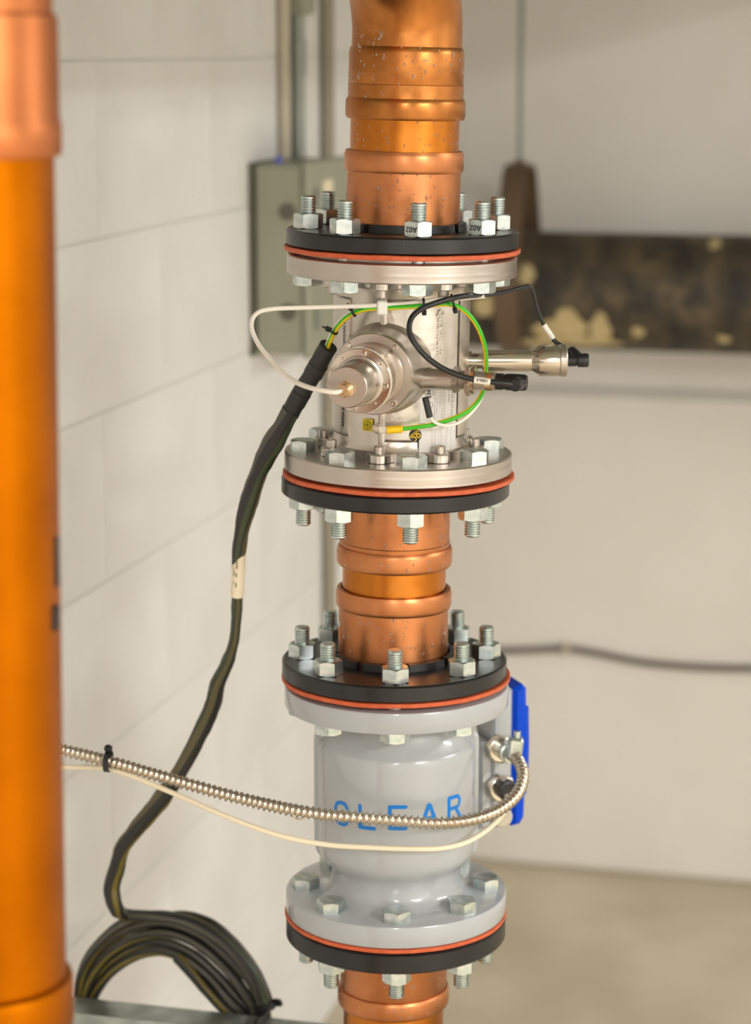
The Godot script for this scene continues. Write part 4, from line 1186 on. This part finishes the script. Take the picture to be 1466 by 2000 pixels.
func wiring() -> void:
	# ---- armoured hose from behind the left pipe to the meter
	var hose := thing("armoured_hose", "spiral steel armoured hose looping in front of the grey meter", "hose", at(Vector3.ZERO))
	var hp := [Vector3(-0.4292, 0.9293, -0.02), Vector3(-0.3787, 0.9134, -0.02), Vector3(-0.3357, 0.9012, -0.02), Vector3(-0.2896, 0.8958, 0), Vector3(-0.2219, 0.8859, 0.03), Vector3(-0.1503, 0.876, 0.06), Vector3(-0.0901, 0.8733, 0.09), Vector3(-0.0412, 0.8729, 0.104), Vector3(-0.0024, 0.8706, 0.106), Vector3(0.0316, 0.8667, 0.102), Vector3(0.0663, 0.8644, 0.085), Vector3(0.0946, 0.8662, 0.06), Vector3(0.1133, 0.874, 0.035), Vector3(0.1202, 0.8842, 0.01), Vector3(0.1174, 0.8915, -0.012), Vector3(0.1117, 0.8939, -0.028)]
	var hc := curve(hp, 0.0007)
	part(hose, "armour", tube(MB.new(), hc, 0.0056, 20, 0.0028, 0.006).mesh(), M.armour)
	var clamp := MB.new()
	cbox(clamp, Vector3(0.015, 0.023, 0.016), 0.0025, at(Vector3(0.1141, 0.902, -0.026), Basis(Vector3.BACK, -0.12)))
	part(hose, "end_clamp", clamp.mesh(), M.zinc)
	var cscrew := MB.new()
	rod(cscrew, Vector3(0.1154, 0.908, -0.024), Vector3(0.1163, 0.9202, -0.024), 0.0035, 14, 0.0006)
	part(hose, "clamp_screw", cscrew.mesh(), M.zinc)
	part(hose, "loose_wire_loop", T([Vector3(-0.0872, 0.8711, 0.088), Vector3(-0.0911, 0.8683, 0.089), Vector3(-0.097, 0.8666, 0.09), Vector3(-0.1024, 0.8678, 0.089), Vector3(-0.1039, 0.8721, 0.088), Vector3(-0.1014, 0.8751, 0.088)], 0.0008, 0.001, 8), M.armour)
	zip(hose, Vector3(-0.2896, 0.8958, 0), Vector3(1, -0.05, 0.1), 0.0098, 0.0118, M.plastic, Vector3(0, 1, 0.1), 0.0055, 0.004)
	# ---- cream cable under the hose
	var cw := thing("cream_cable", "thin cream cable sagging below the armoured hose", "cable", at(Vector3.ZERO))
	part(cw, "jacket", T([Vector3(-0.4306, 0.8879, -0.02), Vector3(-0.3796, 0.8858, -0.02), Vector3(-0.3362, 0.8836, -0.02), Vector3(-0.2928, 0.8884, 0), Vector3(-0.2741, 0.8869, 0.01), Vector3(-0.2212, 0.8756, 0.04), Vector3(-0.1647, 0.8608, 0.07), Vector3(-0.1149, 0.848, 0.085), Vector3(-0.0707, 0.841, 0.09), Vector3(-0.0316, 0.8398, 0.094), Vector3(0.0075, 0.839, 0.096), Vector3(0.0369, 0.8381, 0.092), Vector3(0.0594, 0.839, 0.08), Vector3(0.0802, 0.8416, 0.055), Vector3(0.0966, 0.8454, 0.025), Vector3(0.1068, 0.8491, -0.005), Vector3(0.1068, 0.8518, -0.024)], 0.0026, 0.004, 12), M.cream)

	# ---- white cable of the port
	var wcab := thing("white_cable", "white cable looping left from the round port back over the valve", "cable", at(Vector3.ZERO))
	part(wcab, "jacket", T([Vector3(-0.0542, 1.2954, 0.198), Vector3(-0.0598, 1.295, 0.208), Vector3(-0.0732, 1.2964, 0.205), Vector3(-0.0892, 1.2987, 0.19), Vector3(-0.1034, 1.3036, 0.17), Vector3(-0.1189, 1.3153, 0.145), Vector3(-0.1316, 1.3284, 0.125), Vector3(-0.1371, 1.3402, 0.115), Vector3(-0.136, 1.3486, 0.108), Vector3(-0.1298, 1.3533, 0.1), Vector3(-0.1175, 1.3551, 0.095), Vector3(-0.0921, 1.3553, 0.088), Vector3(-0.0595, 1.3553, 0.08), Vector3(-0.0196, 1.3565, 0.078), Vector3(0.0063, 1.3582, 0.076), Vector3(0.0298, 1.3608, 0.074), Vector3(0.0537, 1.3612, 0.064), Vector3(0.0661, 1.3611, 0.05), Vector3(0.077, 1.3589, 0.02), Vector3(0.0769, 1.3537, -0.03)], 0.0022, 0.003, 12), M.white)
	part(wcab, "clip", B(Vector3(0.0095, 0.013, 0.008), 0.0015, at(Vector3(-0.0191, 1.3542, 0.0785))), M.milky)
	# ---- thin white core beside the earth wire
	var wc2 := thing("white_core", "short white core along the earth wire from the black sleeve", "cable", at(Vector3.ZERO))
	part(wc2, "jacket", T([Vector3(-0.0725, 1.3101, 0.048), Vector3(-0.0696, 1.3193, 0.052), Vector3(-0.0647, 1.3309, 0.057), Vector3(-0.056, 1.3427, 0.064), Vector3(-0.0464, 1.35, 0.07), Vector3(-0.0337, 1.3543, 0.075), Vector3(-0.0196, 1.3546, 0.0775), Vector3(0.0016, 1.3559, 0.0765), Vector3(0.0251, 1.3591, 0.076), Vector3(0.0439, 1.36, 0.075)], 0.0017, 0.003, 10), M.white)
	# ---- earth wire
	var ew := thing("earth_wire", "green and yellow earth wire circling the valve to a yellow lug", "cable", at(Vector3.ZERO))
	part(ew, "insulation", tube(MB.new(), curve([Vector3(-0.0711, 1.3094, 0.05), Vector3(-0.0686, 1.3175, 0.053), Vector3(-0.0637, 1.3289, 0.06), Vector3(-0.0559, 1.3402, 0.067), Vector3(-0.0455, 1.3484, 0.073), Vector3(-0.0337, 1.3527, 0.077), Vector3(-0.0191, 1.3537, 0.078), Vector3(0.0016, 1.3548, 0.079), Vector3(0.0203, 1.3562, 0.079), Vector3(0.0391, 1.3575, 0.078), Vector3(0.0496, 1.3553, 0.075), Vector3(0.0607, 1.3471, 0.07), Vector3(0.07, 1.3333, 0.065), Vector3(0.076, 1.3165, 0.06), Vector3(0.0777, 1.3047, 0.058), Vector3(0.0773, 1.2903, 0.058), Vector3(0.0755, 1.2762, 0.06), Vector3(0.0706, 1.2665, 0.063), Vector3(0.0615, 1.2575, 0.067), Vector3(0.0495, 1.2514, 0.071), Vector3(0.0304, 1.2459, 0.076), Vector3(0.0137, 1.2437, 0.08), Vector3(-0.0029, 1.2419, 0.081)], 0.0025), 0.0022, 16, 0.0, 0.006, 3.0).mesh(), M.earth)
	var lug := MB.new()
	rod(lug, Vector3(-0.0001, 1.2419, 0.0805), Vector3(-0.0152, 1.2409, 0.0805), 0.0036, 20, 0.0008)
	part(ew, "lug_sleeve", lug.mesh(), M.yellow, Transform3D.IDENTITY, "yellow lug sleeve")
	part(ew, "lug_eye", B(Vector3(0.008, 0.0065, 0.0012), 0.0003, at(Vector3(-0.0181, 1.2408, 0.077))), M.turned)
	for z in [[Vector3(-0.0641, 1.3303, 0.06), Vector3(0.45, 0.8, 0.2), Vector3(-1, 0.25, 0.3)], [Vector3(-0.0455, 1.3494, 0.073), Vector3(0.85, 0.45, 0.1), Vector3(-0.5, 0.6, 0.4)]]:
		zip(ew, z[0], z[1], 0.0036, 0.0042, M.plastic, z[2], 0.002, 0.006)
	zip(ew, Vector3(0.019, 1.3574, 0.0775), Vector3(1, 0.05, 0), 0.005, 0.0062, M.plastic, Vector3(0, -1, 0.5), 0.0022, 0.0)
	zip(ew, Vector3(0.0457, 1.3602, 0.077), Vector3(1, 0.25, 0), 0.0058, 0.0075, M.plastic, Vector3(0.1, -1, 0.5), 0.0022, 0.0)
	# ---- thin white lead with a black sleeve at the rating label
	var tl := thing("thin_lead", "thin white lead with a short black sleeve over the rating label", "cable", at(Vector3.ZERO))
	part(tl, "jacket", T([Vector3(0.0245, 1.2547, 0.083), Vector3(0.0278, 1.2498, 0.082), Vector3(0.0341, 1.2461, 0.08), Vector3(0.0422, 1.2446, 0.077), Vector3(0.0509, 1.2462, 0.072), Vector3(0.0582, 1.2498, 0.067), Vector3(0.0666, 1.2569, 0.06), Vector3(0.073, 1.2656, 0.054), Vector3(0.0754, 1.2747, 0.05)], 0.0016, 0.002, 10), M.white)
	var sl := MB.new()
	rod(sl, Vector3(0.0206, 1.2721, 0.084), Vector3(0.0249, 1.2534, 0.084), 0.0031, 16, 0.0004)
	part(tl, "sleeve", sl.mesh(), M.shrink, Transform3D.IDENTITY, "black sleeve")
	# ---- black cable of the lower sensor
	var bc := thing("sensor_cable", "black cable curling from the lower sensor up over the valve", "cable", at(Vector3.ZERO))
	part(bc, "jacket", T([Vector3(0.1017, 1.2878, 0.114), Vector3(0.0941, 1.2895, 0.116), Vector3(0.0801, 1.291, 0.117), Vector3(0.0639, 1.2934, 0.117), Vector3(0.0476, 1.2981, 0.117), Vector3(0.0327, 1.3051, 0.117), Vector3(0.0188, 1.3158, 0.117), Vector3(0.0095, 1.3273, 0.116), Vector3(0.0053, 1.3376, 0.113), Vector3(0.0072, 1.3477, 0.108), Vector3(0.0152, 1.3547, 0.1), Vector3(0.0294, 1.3599, 0.092), Vector3(0.0459, 1.364, 0.086), Vector3(0.0579, 1.3648, 0.076), Vector3(0.0657, 1.3636, 0.06), Vector3(0.0732, 1.3609, 0.03), Vector3(0.074, 1.3552, -0.02)], 0.0026, 0.003, 14), M.jacket)
	var wl := MB.new()
	rod(wl, Vector3(0.0787, 1.291, 0.117), Vector3(0.0639, 1.2931, 0.117), 0.0031, 18, 0.0002)
	var ws := part(bc, "wire_marker", wl.mesh(), M.white, Transform3D.IDENTITY, "white marker sleeve with black print")
	part(ws, "print", text("V1051", 0.0028, 0.0002, true), M.ink, at(Vector3(0.0712, 1.2927, 0.1202), Basis(Vector3.BACK, -0.12)))
	# ---- black cable of the upper sensor
	var ac := thing("sensor_cable", "thin black cable bent down to the wide-ended sensor", "cable", at(Vector3.ZERO))
	part(ac, "jacket", T([Vector3(0.1543, 1.3071, -0.014), Vector3(0.148, 1.3108, -0.016), Vector3(0.1425, 1.3172, -0.016), Vector3(0.1363, 1.3278, -0.014), Vector3(0.1299, 1.3411, -0.01), Vector3(0.126, 1.3553, -0.005), Vector3(0.1232, 1.3634, -0.002), Vector3(0.1202, 1.3661, 0), Vector3(0.1141, 1.3655, 0.004), Vector3(0.1016, 1.3627, 0.01), Vector3(0.0866, 1.3608, 0.02), Vector3(0.0741, 1.3604, 0.03), Vector3(0.0639, 1.3611, 0.045)], 0.0021, 0.002, 12), M.jacket)
	var wm := MB.new()
	rod(wm, Vector3(0.145, 1.3143, -0.0155), Vector3(0.1358, 1.3279, -0.0135), 0.0027, 16, 0.0002)
	part(ac, "wire_marker", wm.mesh(), M.white, Transform3D.IDENTITY, "white marker sleeve")

	# ---- wiring harness down the left with its coil tied to the strut
	var hn := thing("wiring_harness", "thick braided black harness hanging from the valve to a tied coil", "harness", at(Vector3.ZERO))
	part(hn, "heat_shrink", T([Vector3(-0.0691, 1.3152, 0.05), Vector3(-0.0731, 1.308, 0.046), Vector3(-0.0835, 1.2882, 0.036), Vector3(-0.0945, 1.2693, 0.026), Vector3(-0.1067, 1.246, 0.015)], 0.0088, 0.004, 24, 0.0, 0.08), M.shrink)
	part(hn, "shrink_ridge", T([Vector3(-0.0785, 1.2971, 0.0405), Vector3(-0.084, 1.2867, 0.035)], 0.0094, 0.003, 24, 0.0, 0.1), M.shrink)
	part(hn, "shrink_ridge", T([Vector3(-0.0945, 1.2688, 0.026), Vector3(-0.1011, 1.2566, 0.02)], 0.0093, 0.003, 24, 0.0, 0.1), M.shrink)
	part(hn, "braid", tube(MB.new(), curve([Vector3(-0.1047, 1.2502, 0.017), Vector3(-0.1138, 1.2333, 0.01), Vector3(-0.1278, 1.2077, 0), Vector3(-0.1399, 1.1808, -0.01), Vector3(-0.1492, 1.1511, -0.02), Vector3(-0.1555, 1.126, -0.03), Vector3(-0.1599, 1.1007, -0.04), Vector3(-0.1631, 1.0541, -0.05), Vector3(-0.1647, 1.0292, -0.055), Vector3(-0.1673, 1.0041, -0.06), Vector3(-0.1755, 0.9775, -0.07), Vector3(-0.1855, 0.9546, -0.075), Vector3(-0.1913, 0.9316, -0.08), Vector3(-0.2015, 0.9057, -0.085), Vector3(-0.2213, 0.8642, -0.095), Vector3(-0.2462, 0.8245, -0.105), Vector3(-0.2746, 0.7864, -0.115), Vector3(-0.2906, 0.7637, -0.12), Vector3(-0.2976, 0.7421, -0.125), Vector3(-0.3041, 0.7175, -0.13), Vector3(-0.3018, 0.6974, -0.13), Vector3(-0.2959, 0.6651, -0.1807), Vector3(-0.2649, 0.6672, -0.1707), Vector3(-0.2254, 0.6636, -0.1607), Vector3(-0.1867, 0.6417, -0.1539), Vector3(-0.1592, 0.61, -0.15), Vector3(-0.1474, 0.5763, -0.149)], 0.003), 0.0085, 24, 0.0, 0.006, 6.0, 0.3, 3, [0.0088, 0.0097, 0.0088, 0.0066, 0.0055, 0.0056, 0.0076, 0.0092, 0.0085, 0.0087, 0.0088, 0.0084, 0.0074, 0.0064, 0.0062, 0.006, 0.0058]).mesh(), M.braid)
	var hl := MB.new()
	tube(hl, curve([Vector3(-0.1587, 1.1077, -0.0385), Vector3(-0.1609, 1.0816, -0.044), Vector3(-0.1631, 1.0515, -0.05)], 0.003), 0.0066, 24)
	var hlp := part(hn, "marker_sleeve", hl.mesh(), M.cream, Transform3D.IDENTITY, "cream marker sleeve with two lines of print")
	var mk := MB.new()
	for l in [[-0.0022, 0.006, 0.0012, -0.0018], [-0.0048, 0.014, 0.0008, -0.0034]]:
		var y: float = l[1]
		var c0: Vector3 = Vector3(-0.1585, 1.1095, -0.03)
		var c1: Vector3 = Vector3(-0.1623, 1.0534, -0.042)
		for run in [0.0052, 0.0142, 0.0075, 0.009]:
			var f0 := y / c0.distance_to(c1)
			var f1: float = (y + run) / c0.distance_to(c1)
			if f1 > 0.95:
				break
			var cc := c0.lerp(c1, (f0 + f1) / 2)
			cbox(mk, Vector3(l[2], run, 0.0008), 0.0, at(cc + Vector3(l[0], 0, float(l[3])), Basis(Vector3.BACK, -0.045)))
			y += run + 0.0018
	part(hlp, "print", mk.mesh(), mat(Color(0.45, 0.41, 0.35), 0.6))
	# coil: several turns of the same braid standing on the strut
	var turns := [
		[Vector3(-0.3556, 0.5426, -0.2062), Vector3(-0.3498, 0.5854, -0.2047), Vector3(-0.3309, 0.6219, -0.1958), Vector3(-0.3008, 0.65, -0.1923), Vector3(-0.2662, 0.6635, -0.1834), Vector3(-0.2265, 0.6604, -0.1733), Vector3(-0.1873, 0.6409, -0.1633), Vector3(-0.1565, 0.6106, -0.1514), Vector3(-0.1443, 0.5719, -0.1524), Vector3(-0.1481, 0.5271, -0.1533), Vector3(-0.1791, 0.4817, -0.1612), Vector3(-0.2448, 0.4526, -0.178), Vector3(-0.3219, 0.4635, -0.1935), Vector3(-0.352, 0.5006, -0.2053), Vector3(-0.3556, 0.5426, -0.2062)],
		[Vector3(-0.3553, 0.5381, -0.2123), Vector3(-0.346, 0.5832, -0.21), Vector3(-0.3219, 0.6215, -0.1997), Vector3(-0.2901, 0.6445, -0.1957), Vector3(-0.2555, 0.6539, -0.1869), Vector3(-0.2187, 0.6458, -0.1775), Vector3(-0.1851, 0.6221, -0.169), Vector3(-0.1598, 0.5959, -0.1584), Vector3(-0.1491, 0.5646, -0.1598), Vector3(-0.1529, 0.5285, -0.1607), Vector3(-0.1839, 0.4878, -0.1687), Vector3(-0.2469, 0.4591, -0.1847), Vector3(-0.3213, 0.4704, -0.1996), Vector3(-0.3516, 0.5027, -0.2114), Vector3(-0.3553, 0.5381, -0.2123)],
		[Vector3(-0.3511, 0.5396, -0.2061), Vector3(-0.3395, 0.5818, -0.2032), Vector3(-0.3156, 0.6171, -0.1929), Vector3(-0.2851, 0.6364, -0.1893), Vector3(-0.2541, 0.6442, -0.1814), Vector3(-0.2241, 0.6379, -0.1737), Vector3(-0.1933, 0.6163, -0.1659), Vector3(-0.1697, 0.5911, -0.1557), Vector3(-0.1545, 0.5627, -0.156), Vector3(-0.1582, 0.535, -0.1569), Vector3(-0.1892, 0.4992, -0.1648), Vector3(-0.2474, 0.4712, -0.1797), Vector3(-0.3169, 0.483, -0.1933), Vector3(-0.3472, 0.5104, -0.2051), Vector3(-0.3511, 0.5396, -0.2061)],
		[Vector3(-0.3499, 0.5362, -0.2141), Vector3(-0.3355, 0.574, -0.2104), Vector3(-0.311, 0.6071, -0.2), Vector3(-0.2822, 0.6239, -0.1968), Vector3(-0.2563, 0.6289, -0.1902), Vector3(-0.2267, 0.6201, -0.1827), Vector3(-0.1997, 0.6004, -0.1758), Vector3(-0.1771, 0.578, -0.1659), Vector3(-0.1606, 0.556, -0.1658), Vector3(-0.1643, 0.5354, -0.1667), Vector3(-0.1953, 0.5043, -0.1747), Vector3(-0.2498, 0.4767, -0.1885), Vector3(-0.3154, 0.4891, -0.2011), Vector3(-0.3458, 0.5117, -0.213), Vector3(-0.3499, 0.5362, -0.2141)],
		[Vector3(-0.3444, 0.5395, -0.2065), Vector3(-0.3307, 0.5711, -0.203), Vector3(-0.3064, 0.6018, -0.1926), Vector3(-0.28, 0.6171, -0.19), Vector3(-0.257, 0.6219, -0.1842), Vector3(-0.2303, 0.614, -0.1774), Vector3(-0.205, 0.5965, -0.1709), Vector3(-0.1824, 0.5741, -0.161), Vector3(-0.1671, 0.5568, -0.1613), Vector3(-0.1706, 0.5422, -0.1622), Vector3(-0.2016, 0.516, -0.1701), Vector3(-0.2502, 0.4892, -0.1824), Vector3(-0.3097, 0.5023, -0.1935), Vector3(-0.3402, 0.52, -0.2054), Vector3(-0.3444, 0.5395, -0.2065)],
		[Vector3(-0.2737, 0.6429, -0.1998), Vector3(-0.239, 0.6594, -0.191), Vector3(-0.2047, 0.655, -0.1781), Vector3(-0.1798, 0.6347, -0.1759), Vector3(-0.1592, 0.6085, -0.1706), Vector3(-0.1465, 0.5832, -0.1674), Vector3(-0.1416, 0.5618, -0.1661)],
		[Vector3(-0.2413, 0.6188, -0.1771), Vector3(-0.2246, 0.6017, -0.1728), Vector3(-0.2047, 0.5819, -0.1636), Vector3(-0.1855, 0.5615, -0.1629), Vector3(-0.1714, 0.553, -0.1593)],
	]
	for i in turns.size():
		part(hn, "coil_turn", tube(MB.new(), curve(turns[i], 0.004), 0.0056 if i < 5 else 0.0066, 18, 0.0, 0.006, 5.0 + i, 0.2, 4 + i).mesh(), M.braid)
	zip(hn, Vector3(-0.1451, 0.5686, -0.1588), Vector3(0.35, -1, 0.1), 0.016, 0.011, M.plastic, Vector3(1, 0.35, 0.3), 0.005, 0.0)
	part(hn, "strut_tie", T([Vector3(-0.138, 0.5821, -0.1384), Vector3(-0.1413, 0.5727, -0.1372), Vector3(-0.1449, 0.5706, -0.1298), Vector3(-0.1516, 0.5753, -0.1006), Vector3(-0.1528, 0.5718, -0.0926), Vector3(-0.1542, 0.5481, -0.094)], 0.0022, 0.003, 8), M.plastic, Transform3D.IDENTITY, "black tie round the strut")
	zip(hn, Vector3(-0.3485, 0.5434, -0.2085), Vector3(0.1, -1, 0), 0.014, 0.011, M.plastic, Vector3(1, 0, 0.3), 0.005, 0.01)
